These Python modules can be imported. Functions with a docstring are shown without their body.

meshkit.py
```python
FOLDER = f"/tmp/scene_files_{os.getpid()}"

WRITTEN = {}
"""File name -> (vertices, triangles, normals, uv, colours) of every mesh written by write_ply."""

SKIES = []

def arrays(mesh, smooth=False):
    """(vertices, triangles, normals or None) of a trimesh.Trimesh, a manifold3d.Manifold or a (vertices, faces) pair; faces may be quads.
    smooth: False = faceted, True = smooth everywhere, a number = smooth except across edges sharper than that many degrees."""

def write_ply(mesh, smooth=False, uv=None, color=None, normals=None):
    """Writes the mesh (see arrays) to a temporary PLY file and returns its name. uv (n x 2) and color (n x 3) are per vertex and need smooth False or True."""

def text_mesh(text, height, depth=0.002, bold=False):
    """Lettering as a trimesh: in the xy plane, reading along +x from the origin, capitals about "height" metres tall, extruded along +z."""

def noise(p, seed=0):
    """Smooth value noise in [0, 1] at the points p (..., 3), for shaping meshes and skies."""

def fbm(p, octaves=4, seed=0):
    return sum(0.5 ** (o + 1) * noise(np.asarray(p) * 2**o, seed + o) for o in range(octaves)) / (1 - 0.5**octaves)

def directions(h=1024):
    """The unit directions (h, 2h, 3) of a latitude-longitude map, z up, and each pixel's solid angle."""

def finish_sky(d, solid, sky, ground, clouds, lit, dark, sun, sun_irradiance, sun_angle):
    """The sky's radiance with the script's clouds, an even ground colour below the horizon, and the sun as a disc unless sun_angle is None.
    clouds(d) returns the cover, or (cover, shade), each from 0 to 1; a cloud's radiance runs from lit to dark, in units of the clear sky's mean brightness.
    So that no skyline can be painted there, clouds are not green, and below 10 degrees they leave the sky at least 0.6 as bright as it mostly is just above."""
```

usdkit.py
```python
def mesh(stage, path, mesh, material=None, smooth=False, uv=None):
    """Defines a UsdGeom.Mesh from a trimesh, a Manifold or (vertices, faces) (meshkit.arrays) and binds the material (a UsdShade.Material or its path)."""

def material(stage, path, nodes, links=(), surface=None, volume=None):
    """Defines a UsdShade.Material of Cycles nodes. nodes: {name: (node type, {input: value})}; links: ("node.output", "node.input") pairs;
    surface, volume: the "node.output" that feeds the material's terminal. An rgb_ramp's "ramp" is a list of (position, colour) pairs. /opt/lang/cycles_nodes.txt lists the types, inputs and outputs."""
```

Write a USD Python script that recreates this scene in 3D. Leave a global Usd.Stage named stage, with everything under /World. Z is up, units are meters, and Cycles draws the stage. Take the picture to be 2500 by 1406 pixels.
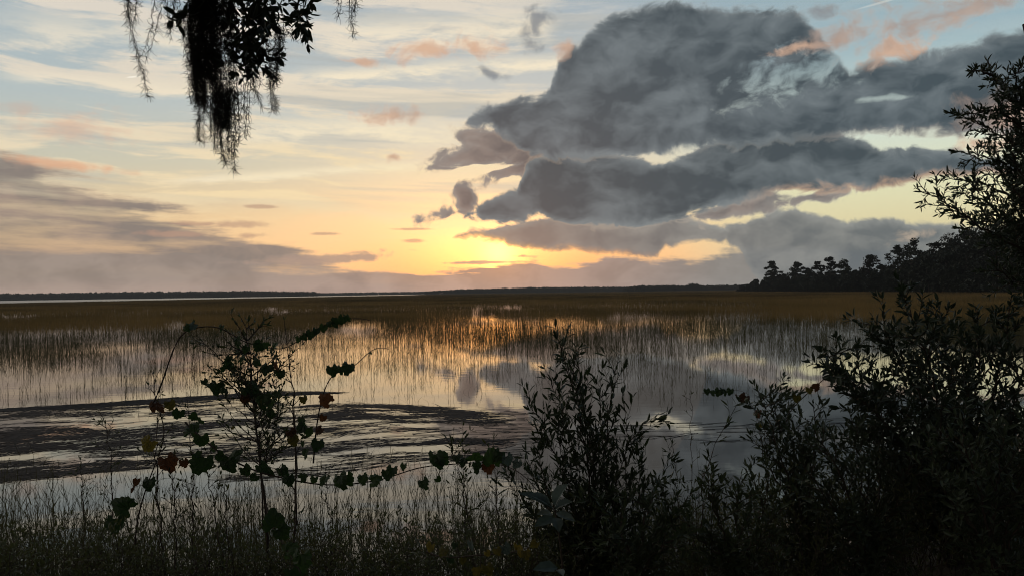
import math, random
import numpy as np
import trimesh, usdkit, meshkit
from pxr import Usd, UsdGeom, UsdLux, UsdShade, Sdf, Gf, Vt

stage = Usd.Stage.CreateInMemory()
UsdGeom.SetStageUpAxis(stage, 'Z')
UsdGeom.Xform.Define(stage, '/World')
UsdGeom.Scope.Define(stage, '/World/Looks')

# ------------------------------------------------------------------ camera, sky, sun
EYE = np.array([0.0, 0.0, 2.4])                # standing on the bank, eye 2.4 m above the tide water
ROLL, PITCH, F_PX = math.radians(0.82), math.radians(0.30), 1925.0
CAM_F = np.array([0, math.cos(PITCH), math.sin(PITCH)])
CAM_U0 = np.array([0, -math.sin(PITCH), math.cos(PITCH)])
CAM_R = np.array([1.0, 0, 0]) * math.cos(ROLL) - CAM_U0 * math.sin(ROLL)
CAM_U = np.array([1.0, 0, 0]) * math.sin(ROLL) + CAM_U0 * math.cos(ROLL)
cam = UsdGeom.Camera.Define(stage, '/World/camera')
M4 = np.eye(4)
M4[0, :3], M4[1, :3], M4[2, :3], M4[3, :3] = CAM_R, CAM_U, -CAM_F, EYE
cam.AddTransformOp().Set(Gf.Matrix4d(*M4.ravel().tolist()))
cam.CreateHorizontalApertureAttr(36.0)
cam.CreateVerticalApertureAttr(36.0 * 575 / 1024)
cam.CreateFocalLengthAttr(36.0 * F_PX / 2500)
cam.CreateClippingRangeAttr(Gf.Vec2f(0.05, 20000))
cam.CreateExposureAttr(0.0)

SUN_AZ, SUN_EL = -0.9, 2.75                    # degrees; azimuth from +Y towards +X
SKY_STRENGTH = 0.1


def ray(px, py):
    d = CAM_F + CAM_R * ((px - 1250) / F_PX) + CAM_U * ((703 - py) / F_PX)
    return d / np.linalg.norm(d)


def azel(px, py):
    d = ray(px, py)
    return math.degrees(math.atan2(d[0], d[1])), math.degrees(math.asin(d[2]))


def at(px, py, y):
    """the point on the sight line through a photograph pixel at distance y along +Y"""
    d = ray(px, py)
    return EYE + d * (y / d[1])


def on_plane(px, py, z=0.0):
    d = ray(px, py)
    return EYE + d * ((z - EYE[2]) / d[2])


def lin(*c):
    c = np.asarray(c, float) / 255
    return np.where(c < 0.04045, c / 12.92, ((c + 0.055) / 1.055) ** 2.4)


class Graph:
    """writes a Cycles node graph from arithmetic"""
    def __init__(self):
        self.nodes, self.links, self.n = {}, [], 0

    def node(self, kind, out, links=None, **values):
        self.n += 1
        name = f'n{self.n}'
        vals = {}
        for k, v in values.items():
            if isinstance(v, E):
                self.links.append((v.ref, f'{name}.{k}'))
            else:
                vals[k] = v
        self.nodes[name] = (kind, vals)
        return E(self, f'{name}.{out}')

    def math(self, op, a, b=None, c=None, clamp=False):
        v = dict(math_type=op, value1=a)
        if b is not None: v['value2'] = b
        if c is not None: v['value3'] = c
        if clamp: v['use_clamp'] = True
        return self.node('math', 'value', **v)


class E:
    def __init__(self, g, ref): self.g, self.ref = g, ref
    def __add__(s, o): return s.g.math('add', s, o)
    __radd__ = __add__
    def __sub__(s, o): return s.g.math('subtract', s, o)
    def __rsub__(s, o): return s.g.math('subtract', o, s)
    def __mul__(s, o): return s.g.math('multiply', s, o)
    __rmul__ = __mul__
    def __truediv__(s, o): return s.g.math('divide', s, o)
    def min(s, o): return s.g.math('minimum', s, o)
    def max(s, o): return s.g.math('maximum', s, o)
    def smax(s, o, k): return s.g.math('smoothmax', s, o, k)
    def pow(s, o): return s.g.math('power', s, o)
    def exp(s): return s.g.math('exponent', s)
    def step(s, a, b):
        return s.g.node('map_range', 'result', range_type='smoothstep', value=s, from_min=float(a), from_max=float(b), to_min=0.0, to_max=1.0)
    def lin(s, a, b, c=0.0, d=1.0):
        return s.g.node('map_range', 'result', range_type='linear', value=s, from_min=float(a), from_max=float(b), to_min=float(c), to_max=float(d), clamp=True)


def build_sky():
    g = Graph()
    pos = g.node('texture_coordinate', 'generated')
    sep = g.node('separate_xyz', 'x', vector=pos)
    base = sep.ref.split('.')[0]
    dx, dy, dz = E(g, base + '.x'), E(g, base + '.y'), E(g, base + '.z')
    az = g.math('arctan2', dx, dy) * 57.29578
    el = g.math('arcsine', dz) * 57.29578
    sky = g.node('sky_texture', 'color', sky_type='single_scattering', sun_disc=False, sun_elevation=math.radians(SUN_EL), sun_rotation=math.radians(SUN_AZ),
                 altitude=10.0, air_density=1.0, aerosol_density=2.0, ozone_density=1.0)

    def col(*c):
        return tuple(lin(*c) / SKY_STRENGTH)

    def vec(x, y, z=0.0): return g.node('combine_xyz', 'vector', x=x, y=y, z=z)

    def noise(x, y, z=0.0, detail=6.0, rough=0.55, dist=0.0, scale=1.0):
        return g.node('noise_texture', 'fac', dimensions='2D', vector=vec(x + z * 3.7 + 50.0, y + z * 1.9 + 50.0), scale=scale, detail=detail, roughness=rough, distortion=dist)

    def mix(a, b, f): return g.node('mix_color', 'result', a=a, b=b, fac=f, blend_type='mix')
    def add(a, b, f): return g.node('mix_color', 'result', a=a, b=b, fac=f, blend_type='add')

    def profile(*lists):
        """up to three curves of elevation against azimuth, each from photograph pixels, in one look-up"""
        xs = np.linspace(-40, 40, 256)
        rows = []
        for pts in lists:
            ae = np.array([azel(*p) for p in pts])
            o = np.argsort(ae[:, 0])
            rows.append(np.interp(xs, ae[o, 0], ae[o, 1]))
        while len(rows) < 3: rows.append(np.zeros(256))
        table = np.stack(rows, 1) / 40.0 + 0.25
        ramp = [(i / 255, tuple(table[i])) for i in range(256)]
        c = g.node('rgb_ramp', 'color', fac=(az + 40.0) * (1 / 80.0), ramp=ramp)
        s = g.node('separate_color', 'r', color=c).ref.split('.')[0]
        return [(E(g, f'{s}.{k}') - 0.25) * 40.0 for k in 'rgb'[:len(lists)]]

    def blob(px, py, rx, ry, rot=0.0, x=None, y=None):
        """1 at the middle of an ellipse given in photograph pixels, 0 at its rim, negative outside"""
        a, e = azel(px, py)
        k = 180 / math.pi / F_PX
        c, s = math.cos(math.radians(rot)), math.sin(math.radians(rot))
        X, Y = (x if x is not None else az) - a, (y if y is not None else el) - e
        u = (X * c + Y * s) * (1 / (rx * k))
        v = (Y * c - X * s) * (1 / (ry * k))
        return 1.0 - g.math('sqrt', u * u + v * v)

    # angle to the sun, in degrees, azimuth counted less than elevation
    sa, se = az - SUN_AZ, el - SUN_EL
    sun_d = g.math('sqrt', (sa + 1.2) * (sa + 1.2) * 0.22 + se * se)
    sun_far = g.math('sqrt', sa * sa + se * se)
    glow = (sun_d * sun_d * (-1 / 5.0)).exp()          # tight
    glow2 = (sun_d * (-1 / 6.0)).exp()                # wide

    # ---------------- clear air and the lit veil
    out = mix(sky, g.node('rgb_ramp', 'color', fac=el.lin(0, 40), ramp=[
        (0.0, col(228, 186, 148)), (0.08, col(236, 198, 154)), (0.15, col(226, 204, 166)), (0.22, col(204, 203, 184)), (0.32, col(184, 198, 200)), (0.48, col(164, 184, 196)), (0.75, col(118, 142, 164)), (1.0, col(88, 110, 136))]), 0.85)
    right = az.step(5, 22)
    cool = g.node('rgb_ramp', 'color', fac=el.lin(0, 40), ramp=[
        (0.0, col(206, 186, 152)), (0.10, col(216, 208, 164)), (0.17, col(220, 222, 184)), (0.26, col(208, 222, 210)), (0.40, col(150, 178, 188)), (1.0, col(88, 110, 136))])
    out = mix(out, cool, right * 0.9)
    # behind the camera the bluer evening sky is darkened further to dim the foreground
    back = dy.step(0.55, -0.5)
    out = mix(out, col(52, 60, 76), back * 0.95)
    bx, by = dx / (dz.max(0.0) + 0.25), dy / (dz.max(0.0) + 0.25)
    bn = noise(bx * 1.1, by * 1.1, 41.0, detail=4.0)
    out = mix(out, col(66, 68, 74), bn.step(0.47, 0.62) * dy.step(0.5, -0.2).max(el.step(30, 55)) * 0.85)
    front = dy.step(-0.2, 0.5)
    # glow near the sun
    out = add(out, col(255, 190, 138), glow2 * 0.24)
    low = el.step(5.5, 1.0) * az.step(-17, -4) * az.step(17, 5)
    out = mix(out, tuple(np.array(col(255, 176, 104)) * 0.95), low * 0.70)
    out = add(out, tuple(np.array(col(255, 160, 66)) * 1.15), glow)
    out = add(out, tuple(np.array(col(255, 172, 84)) * 2.2), (sun_far * sun_far * (-1 / 1.8)).exp())

    # ---------------- cirrus streaks
    tilt = el + az * 0.03
    warpc = noise(az * 0.05, el * 0.10, 3.0, detail=2.0)
    c1 = noise(az * 0.040 + el * 0.03, tilt * 0.50 + warpc * 1.6, 1.0, detail=6.0, rough=0.60)
    c2 = noise(az * 0.22 - el * 0.16, tilt * 1.0 + warpc * 2.0, 7.0, detail=5.0, rough=0.65)
    env = az.step(13, -4) * el.step(3, 8) * 0.9 + el.step(10, 18) * 0.10
    cir = (c1 * 0.72 + c2 * 0.28).step(0.455, 0.59) * env
    cir_col = mix(col(226, 216, 202), col(250, 226, 180), (glow2 * 2.2 + el.step(17, 6) * 0.6).min(1.0))
    out = mix(out, cir_col, cir * 0.85)
    # bluish grey slots between the streaks
    c3 = noise(az * 0.03, tilt * 0.46, 21.0, detail=4.0)
    out = mix(out, col(178, 180, 176), c3.step(0.50, 0.66) * el.step(5, 9) * az.step(14, 2) * 0.62 * front)
    # streaks that stand out
    for pts, th, strength in (([(640, 200), (760, 190), (1000, 174), (1200, 160), (1400, 152)], 0.85, 1.0),
                              ([(480, 335), (700, 318), (900, 312), (1100, 326), (1260, 342)], 1.25, 0.85),
                              ([(330, 446), (600, 432), (850, 414), (1100, 400), (1250, 385)], 0.5, 0.75),
                              ([(720, 92), (900, 80), (1050, 74), (1300, 62)], 1.8, 0.8),
                              ([(-100, 40), (0, 55), (150, 75), (300, 90), (440, 110)], 1.7, 0.65),
                              ([(-100, 180), (0, 182), (200, 200), (440, 222)], 0.7, 0.6)):
        (mid,) = profile(pts)
        a0, a1 = azel(*pts[0])[0], azel(*pts[-1])[0]
        d = g.math('absolute', el - mid + (c2 - 0.5) * th * 1.5) * (1 / th)
        m = d.step(1.0, 0.0) * az.step(a0, a0 + 5) * az.step(a1 + 2.5, a1) * c2.lin(0.32, 0.58, 0.35, 1.0)
        out = mix(out, mix(col(240, 228, 206), col(255, 236, 190), (glow2 * 2.0).min(1.0)), m * strength)

    # ---------------- shared shapes for heaped clouds
    w1 = noise(az * 0.26, el * 0.36, 11.0, detail=2.0) - 0.5
    w2 = noise(az * 0.26, el * 0.36, 17.0, detail=2.0) - 0.5
    wx, wy = az + w1 * 2.2, el + w2 * 1.6
    puff = noise(wx * 0.80, wy * 1.05, 4.0, detail=6.0, rough=0.56) - 0.5
    puff_b = noise(wx * 0.30, wy * 0.42, 9.0, detail=4.0, rough=0.55) - 0.5
    vor = g.node('voronoi_texture', 'distance', dimensions='2D', vector=vec(wx * 0.62 + w2 * 0.5 + 50.0, wy * 0.9 + 50.0), scale=1.0, feature='f1', detail=2.0, roughness=0.6, randomness=1.0, use_normalize=True)
    billow = puff * 2.6 + puff_b * 1.0 + (0.33 - vor) * 1.2 + 0.35
    relief = (noise(wx * 0.46, wy * 0.66, 6.0, detail=4.0, rough=0.48) - noise((wx - 0.45) * 0.46, (wy + 0.60) * 0.66, 6.0, detail=3.0, rough=0.48)) * 2.6
    shade = noise(wx * 0.22, wy * 0.40, 14.0, detail=6.0, rough=0.55)
    streaky = noise(az * 0.075, el * 0.66 + az * 0.02, 23.0, detail=6.0, rough=0.60) - 0.5

    near = (sun_far * (-1 / 9.0)).exp()                # nearness to the sun
    rim_col = mix(mix(col(172, 178, 176), col(238, 208, 172), (near * 2.4).min(1.0)), col(255, 178, 96), (sun_far * (-1 / 4.2)).exp())
    warm_in = (near * 1.5).min(1.0)

    def heap(out, F, dark, mid, rim=0.6, soft=0.42, cover=1.0, warm=0.5, rim_w=0.5, top=None, gap=None):
        """lay a cloud whose depth is F (degrees inside its outline) over the sky"""
        cov = F.step(0.0, soft) * cover * front
        if gap is not None: cov = cov * (1.0 - gap)
        inner = mix(dark, mid, (shade.lin(0.36, 0.70) * 0.9 + F.step(1.2, 0.1) * 0.5 + puff * 0.22 + relief * 0.40 - 0.04).max(0.0).min(1.0))
        inner = mix(inner, col(190, 146, 120), warm_in * warm)
        thin = mix(mid, mix(mid, col(176, 180, 176), 0.75), 1.0)
        inner = mix(inner, thin, (F if top is None else top + billow * 0.4).step(0.9, 0.0) * 0.34)
        c = mix(inner, rim_col, (F if top is None else top + billow * 0.4).step(rim_w, 0.0) * rim)
        return mix(out, c, cov)

    # ---------------- left stratus
    (Lt,) = profile([(-400, 300), (-100, 335), (0, 352), (60, 368), (110, 405), (200, 440), (330, 488), (480, 530), (620, 575), (800, 615), (950, 690), (1250, 800), (2500, 800)])
    d = Lt - el + streaky * 4.6 + puff_b * 0.9 + puff * 0.5
    cov = d.step(-0.1, 1.2) * (streaky + 0.5).lin(0.34, 0.56, 0.50, 0.95) * front
    out = mix(out, mix(mix(col(158, 140, 128), col(134, 124, 118), shade.lin(0.4, 0.62)), col(214, 174, 142), d.step(1.0, 0.1) * 0.6), cov)
    # pink veils and small grey bars on the left
    for px, py, rx, ry, rot, c, s in ((185, 312, 150, 46, 3, (222, 180, 152), 0.55), (130, 398, 140, 13, -4, (226, 172, 136), 0.75), (40, 262, 90, 22, 0, (200, 180, 165), 0.5)):
        b = blob(px, py, rx, ry, rot) + streaky * 2.2 + puff * 1.4
        out = mix(out, col(*c), b.step(0.0, 1.1) * s)
    bars = None
    for px, py, rx, ry in ((590, 548, 75, 12), (612, 576, 60, 9), (440, 572, 90, 9), (470, 546, 60, 7), (790, 571, 40, 5), (1010, 588, 34, 5), (640, 505, 40, 5), (1000, 560, 70, 4)):
        b = blob(px, py, rx, ry, 0)
        bars = b if bars is None else bars.max(b)
    out = mix(out, col(186, 150, 128), (bars + streaky * 2.2 + puff * 1.2).step(0.0, 0.8) * 0.65)

    # ---------------- far bank along the horizon
    (Dt,) = profile([(-300, 612), (0, 612), (200, 612), (400, 617), (520, 628), (620, 645), (700, 652), (850, 655), (1000, 657), (1120, 656), (1200, 648), (1260, 632), (1310, 630), (1345, 652), (1400, 657), (1450, 655), (1476, 640), (1560, 642), (1700, 630), (1800, 614), (2000, 606), (2500, 600)])
    d = Dt - el + streaky * (1.5 + near * 5.0) + puff * 0.6
    bank_c = g.node('rgb_ramp', 'color', fac=(az + 40.0) * (1 / 80.0), ramp=[(0.0, col(158, 144, 132)), (0.25, col(162, 146, 135)), (0.42, col(186, 156, 138)), (0.5, col(190, 154, 134)), (0.57, col(168, 146, 136)), (0.68, col(138, 136, 134)), (1.0, col(116, 124, 126))])
    bank_c = mix(bank_c, mix(bank_c, col(200, 166, 150), 0.4), el.step(1.6, 0.0) * az.step(10, 0))
    bank_c = mix(bank_c, mix(bank_c, (0, 0, 0), 0.18), shade.lin(0.4, 0.62))
    out = mix(out, mix(bank_c, rim_col, d.step(0.5, 0.0) * (near * 1.2).min(0.8)), d.step(-0.1, 0.55) * 0.93 * front)

    bar = blob(830, 632, 215, 17, 2).max(blob(1180, 641, 120, 6, 0)) + streaky * 1.5 + puff * 0.9
    out = mix(out, mix(col(176, 150, 134), rim_col, bar.step(0.35, 0.0) * (near * 1.4).min(0.8)), bar.step(0.0, 0.5) * 0.85)

    # ---------------- lower right bank
    Ct, Cb = profile([(1000, 660), (1100, 584), (1150, 560), (1200, 552), (1260, 544), (1330, 528), (1450, 505), (1550, 505), (1650, 512), (1700, 530), (1760, 546), (1800, 541), (1860, 528), (1900, 509), (1950, 507), (2000, 522), (2050, 538), (2100, 536), (2170, 528), (2230, 540), (2330, 546), (2500, 556), (2900, 560)],
                     [(1000, 540), (1100, 580), (1150, 576), (1200, 590), (1260, 604), (1330, 616), (1400, 612), (1480, 622), (1560, 626), (1605, 632), (1625, 603), (1700, 592), (1770, 596), (1805, 612), (1850, 690), (1950, 740), (2100, 760), (2500, 760), (2900, 760)])
    F = (Ct - el).min(el - Cb) + billow * 0.32
    out = heap(out, F, col(98, 107, 111), col(134, 138, 136), rim=0.5, warm=0.34, rim_w=0.35, cover=0.97, top=Ct - el)
    glow_u = (el - Cb + billow * 0.4).step(0.75, 0.0) * (near * 2.2).min(1.0) * az.step(13, 7)
    out = mix(out, mix(col(214, 152, 108), col(255, 196, 110), (sun_far * (-1 / 4.0)).exp()), F.step(0.0, 0.35) * glow_u * 0.75)
    b = blob(2225, 577, 50, 15, 12) + puff * 2.6
    out = mix(out, col(190, 172, 152), b.step(0.0, 1.0) * 0.7)

    # ---------------- ragged pieces between the decks
    fr = None
    for px, py, rx, ry, rot in ((1800, 505, 120, 30, 12), (1990, 482, 80, 16, 8), (1165, 380, 120, 38, 4), (1330, 385, 130, 60, 0), (1270, 425, 80, 40, 0), (1085, 414, 56, 13, -12), (1225, 440, 60, 14, 0), (1135, 482, 44, 36, 40), (1075, 520, 52, 15, 18), (1215, 345, 110, 42, -8)):
        b = blob(px, py, rx, ry, rot, wx, wy) * (min(rx, ry) / 34.0)
        fr = b if fr is None else fr.max(b)
    hole = blob(1262, 452, 34, 24, 30, wx, wy).max(blob(1180, 418, 90, 13, 6, wx, wy)) + billow * 0.5
    F = fr * 0.9 + billow * 0.40 - hole.step(-0.1, 0.9) * 1.2
    out = heap(out, F, col(90, 94, 97), col(140, 132, 126), rim=0.9, warm=0.30, rim_w=0.36)

    # ---------------- lower deck
    Bt, Bb = profile([(1050, 620), (1125, 540), (1145, 520), (1170, 500), (1220, 474), (1262, 458), (1275, 420), (1290, 392), (1330, 372), (1400, 340), (1450, 350), (1500, 364), (1570, 386), (1600, 400), (1650, 390), (1690, 372), (1730, 335), (1800, 310), (1900, 300), (2000, 305), (2050, 322), (2090, 340), (2130, 348), (2160, 370), (2200, 364), (2230, 354), (2280, 370), (2330, 362), (2400, 380), (2500, 400), (2900, 420)],
                     [(1050, 470), (1125, 532), (1145, 526), (1180, 540), (1220, 550), (1280, 542), (1320, 526), (1350, 540), (1400, 552), (1550, 556), (1650, 542), (1700, 522), (1750, 510), (1850, 486), (1900, 468), (1950, 472), (2030, 472), (2100, 464), (2200, 454), (2300, 434), (2400, 426), (2500, 432), (2900, 442)])
    F = (Bt - el).min(el - Bb) + billow * 0.40
    under = (el - Bb + billow * 0.5).step(0.9, 0.0) * az.step(15, 21)
    out = heap(out, F, col(68, 80, 86), col(108, 118, 122), rim=0.6, warm=0.16, rim_w=0.34)
    out = mix(out, col(226, 176, 134), F.step(0.0, 0.4) * under * 0.6)

    # ---------------- great upper deck
    At, Ab = profile([(1040, 480), (1120, 330), (1150, 276), (1175, 258), (1250, 238), (1330, 226), (1345, 200), (1362, 150), (1400, 108), (1450, 66), (1500, 32), (1580, 6), (1650, -2), (1700, 6), (1760, 18), (1850, 20), (1940, 18), (1970, 40), (2000, 80), (2040, 128), (2075, 172), (2120, 146), (2200, 136), (2300, 116), (2400, 92), (2500, 72), (2900, 30)],
                     [(1040, 260), (1120, 300), (1150, 312), (1190, 316), (1250, 350), (1300, 384), (1350, 394), (1420, 392), (1480, 386), (1540, 390), (1600, 382), (1700, 368), (1750, 366), (1800, 364), (1900, 350), (2000, 345), (2050, 334), (2200, 328), (2300, 332), (2500, 342), (2900, 352)])
    F = (At - el).min(el - Ab) + billow * 0.46
    hole = blob(1965, 168, 190, 66, 14, wx, wy) + billow * 0.9
    hole2 = blob(2140, 250, 75, 12, 0, wx, wy) + billow * 0.6
    gap = (hole.step(0.3, 1.5) * 0.6).max(hole2.step(0.2, 1.2) * 0.5)
    under = (el - Ab + billow * 0.5).step(0.8, 0.0) * az.step(19, 26)
    out = heap(out, F, col(70, 83, 90), col(110, 121, 126), rim=0.6, warm=0.20, rim_w=0.40, soft=0.62, gap=gap)
    out = mix(out, col(214, 168, 138), F.step(0.0, 0.4) * under * 0.22)

    # ---------------- small lit cloudlets
    def cloudlets(out, c, items, s=0.88):
        f = None
        for px, py, rx, ry, rot in items:
            b = blob(px, py, rx, ry, rot, wx, wy)
            f = b if f is None else f.max(b)
        f = f + puff * 2.0 + 0.15
        tint = mix(tuple(np.array(col(*c)) * (0.66, 0.72, 0.82)), col(*c), (shade.lin(0.4, 0.6) * 0.5 + f.step(0.9, 0.1) * 0.6).min(1.0))
        return mix(out, tint, f.step(0.05, 1.2) * s)
    out = cloudlets(out, (234, 188, 154), ((950, 275, 100, 26, 0), (1040, 127, 105, 28, 6), (1165, 108, 70, 32, -8), (1950, 118, 90, 12, 6), (2180, 128, 90, 26, 16), (2400, 355, 60, 24, 0), (880, 145, 50, 12, 0), (960, 390, 22, 10, 0), (1380, 128, 24, 20, 30)))
    out = cloudlets(out, (206, 172, 148), ((2055, 84, 120, 40, 14), (2330, 22, 230, 46, 14), (2440, 290, 90, 46, 0)), 0.8)
    out = cloudlets(out, (160, 158, 154), ((1312, 55, 56, 50, 20), (1306, 112, 40, 36, -30), (1205, 176, 44, 16, -20), (2000, 30, 50, 20, 0)), 0.85)
    # vapour trails
    for (x0, y0), (x1, y1), wd, s in (((308, 192), (343, 185), 0.07, 0.7), ((2085, 14), (2240, -6), 0.09, 0.22)):
        b = blob((x0 + x1) / 2, (y0 + y1) / 2, (x1 - x0) / 2, wd * 33, math.degrees(math.atan2(y0 - y1, x1 - x0)))
        out = mix(out, col(250, 244, 230), b.step(0.0, 0.5) * s)

    # below the horizon the ground hides it
    out = mix(out, col(60, 56, 50), el.step(-0.2, -3.0))
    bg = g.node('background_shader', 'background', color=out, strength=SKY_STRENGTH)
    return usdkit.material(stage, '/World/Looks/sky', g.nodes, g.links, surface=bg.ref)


def props(p, label=None, category=None, group=None, kind=None):
    p = p.GetPrim() if hasattr(p, 'GetPrim') else p
    for k, v in (('label', label), ('category', category), ('group', group), ('kind', kind)):
        if v: p.SetCustomDataByKey(k, v)
    return p


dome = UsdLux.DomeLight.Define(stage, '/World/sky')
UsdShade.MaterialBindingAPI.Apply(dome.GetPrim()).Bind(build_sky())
props(dome, kind='structure')
sun = UsdLux.DistantLight.Define(stage, '/World/sun')
sun.CreateIntensityAttr(0.002)
sun.CreateAngleAttr(30.0)
sun.CreateColorAttr(Gf.Vec3f(1.0, 0.62, 0.30))
sun.CreateNormalizeAttr(True)
sun.AddRotateXYZOp().Set(Gf.Vec3f(90 - SUN_EL, 0, 180 - SUN_AZ))

# ------------------------------------------------------------------ helpers
USED = {}


def numbered(parent, name):
    k = (parent, name)
    n = USED.get(k, 0)
    USED[k] = n + 1
    return f'{parent}/{name}' if n == 0 else f'{parent}/{name}_{n:03d}'


def thing(name, label, category, loc=(0, 0, 0), group=None):
    x = UsdGeom.Xform.Define(stage, numbered('/World', name))
    x.AddTranslateOp().Set(Gf.Vec3d(*map(float, loc)))
    props(x, label, category, group)
    return x


def put(name, vf, mat, parent=None, smooth=False, **kw):
    """one Mesh; points are world coordinates, shifted to the parent thing's own frame"""
    v, f = vf
    where = '/World'
    if parent is not None:
        where = str(parent.GetPath())
        o = np.zeros(3)
        p = parent
        top = stage.GetPrimAtPath('/World/' + where.split('/')[2])
        t = top.GetAttribute('xformOp:translate').Get() if top.HasAttribute('xformOp:translate') else None
        if t: o = np.array(t)
        v = v - o
    m = usdkit.mesh(stage, numbered(where, name), (v, f), mat, smooth=smooth)
    props(m, **kw)
    return m


class MB:
    def __init__(self): self.v, self.f, self.n = [], [], 0

    def add(self, v, f):
        v = np.asarray(v, float).reshape(-1, 3)
        if not len(v): return self
        f = np.asarray(f, int)
        if f.shape[1] == 4: f = np.vstack([f[:, [0, 1, 2]], f[:, [0, 2, 3]]])
        self.v.append(v), self.f.append(f + self.n)
        self.n += len(v)
        return self

    def get(self): return np.vstack(self.v), np.vstack(self.f)


def unit(a):
    a = np.asarray(a, float)
    return a / (np.linalg.norm(a, axis=-1, keepdims=True) + 1e-12)


def tube(points, radii, sides=5, cap=True):
    p = np.asarray(points, float)
    r = np.broadcast_to(radii, (len(p),))
    t = unit(np.gradient(p, axis=0))
    ref = np.where(np.abs(t[:, 2:]) < 0.9, [0, 0, 1.0], [1.0, 0, 0])
    a = unit(np.cross(t, ref))
    b = np.cross(t, a)
    ang = np.arange(sides) * 2 * np.pi / sides
    v = p[:, None] + r[:, None, None] * (np.cos(ang)[None, :, None] * a[:, None] + np.sin(ang)[None, :, None] * b[:, None])
    i, j = np.meshgrid(np.arange(len(p) - 1), np.arange(sides), indexing='ij')
    q = np.stack([i * sides + j, i * sides + (j + 1) % sides, (i + 1) * sides + (j + 1) % sides, (i + 1) * sides + j], -1).reshape(-1, 4)
    f = np.vstack([q[:, [0, 1, 2]], q[:, [0, 2, 3]]])
    return v.reshape(-1, 3), f


def spline(pts, n=24):
    """a smooth path through the points"""
    from scipy.interpolate import CubicSpline
    pts = np.asarray(pts, float)
    if len(pts) == 2: return pts[0] + (pts[1] - pts[0]) * np.linspace(0, 1, n)[:, None]
    s = np.r_[0, np.cumsum(np.linalg.norm(np.diff(pts, axis=0), axis=1))]
    return CubicSpline(s, pts)(np.linspace(0, s[-1], n))


def blades(base, height, width, yaw, lean, bend, segs=3):
    """tapering grass blades; lean is a horizontal drift at the tip, bend how much it droops"""
    n = len(base)
    u = np.linspace(0, 1, segs + 1)
    side = np.stack([np.cos(yaw), np.sin(yaw), np.zeros(n)], 1)
    mid = base[:, None] + np.concatenate([lean[:, None] * (u ** 1.8)[None, :, None], np.zeros((n, segs + 1, 1))], 2)
    mid[:, :, 2] += height[:, None] * (u[None] - bend[:, None] * u[None] ** 3)
    w = 0.5 * width[:, None] * (1 - u[None]) ** 0.55
    L, Rr = mid[:, :-1] - side[:, None] * w[:, :-1, None], mid[:, :-1] + side[:, None] * w[:, :-1, None]
    v = np.concatenate([np.stack([L, Rr], 2).reshape(n, -1, 3), mid[:, -1:]], 1)
    k = v.shape[1]
    f = []
    for s in range(segs - 1):
        a = 2 * s
        f += [(a, a + 1, a + 3), (a, a + 3, a + 2)]
    f.append((2 * segs - 2, 2 * segs - 1, 2 * segs))
    f = np.array(f)
    return v.reshape(-1, 3), (f[None] + (np.arange(n) * k)[:, None, None]).reshape(-1, 3)


# leaf outlines as (along, half width, sag) rows
LANCE = [(0.0, 0.0), (0.28, 0.42), (0.62, 0.5), (0.86, 0.26), (1.0, 0.0)]


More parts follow.
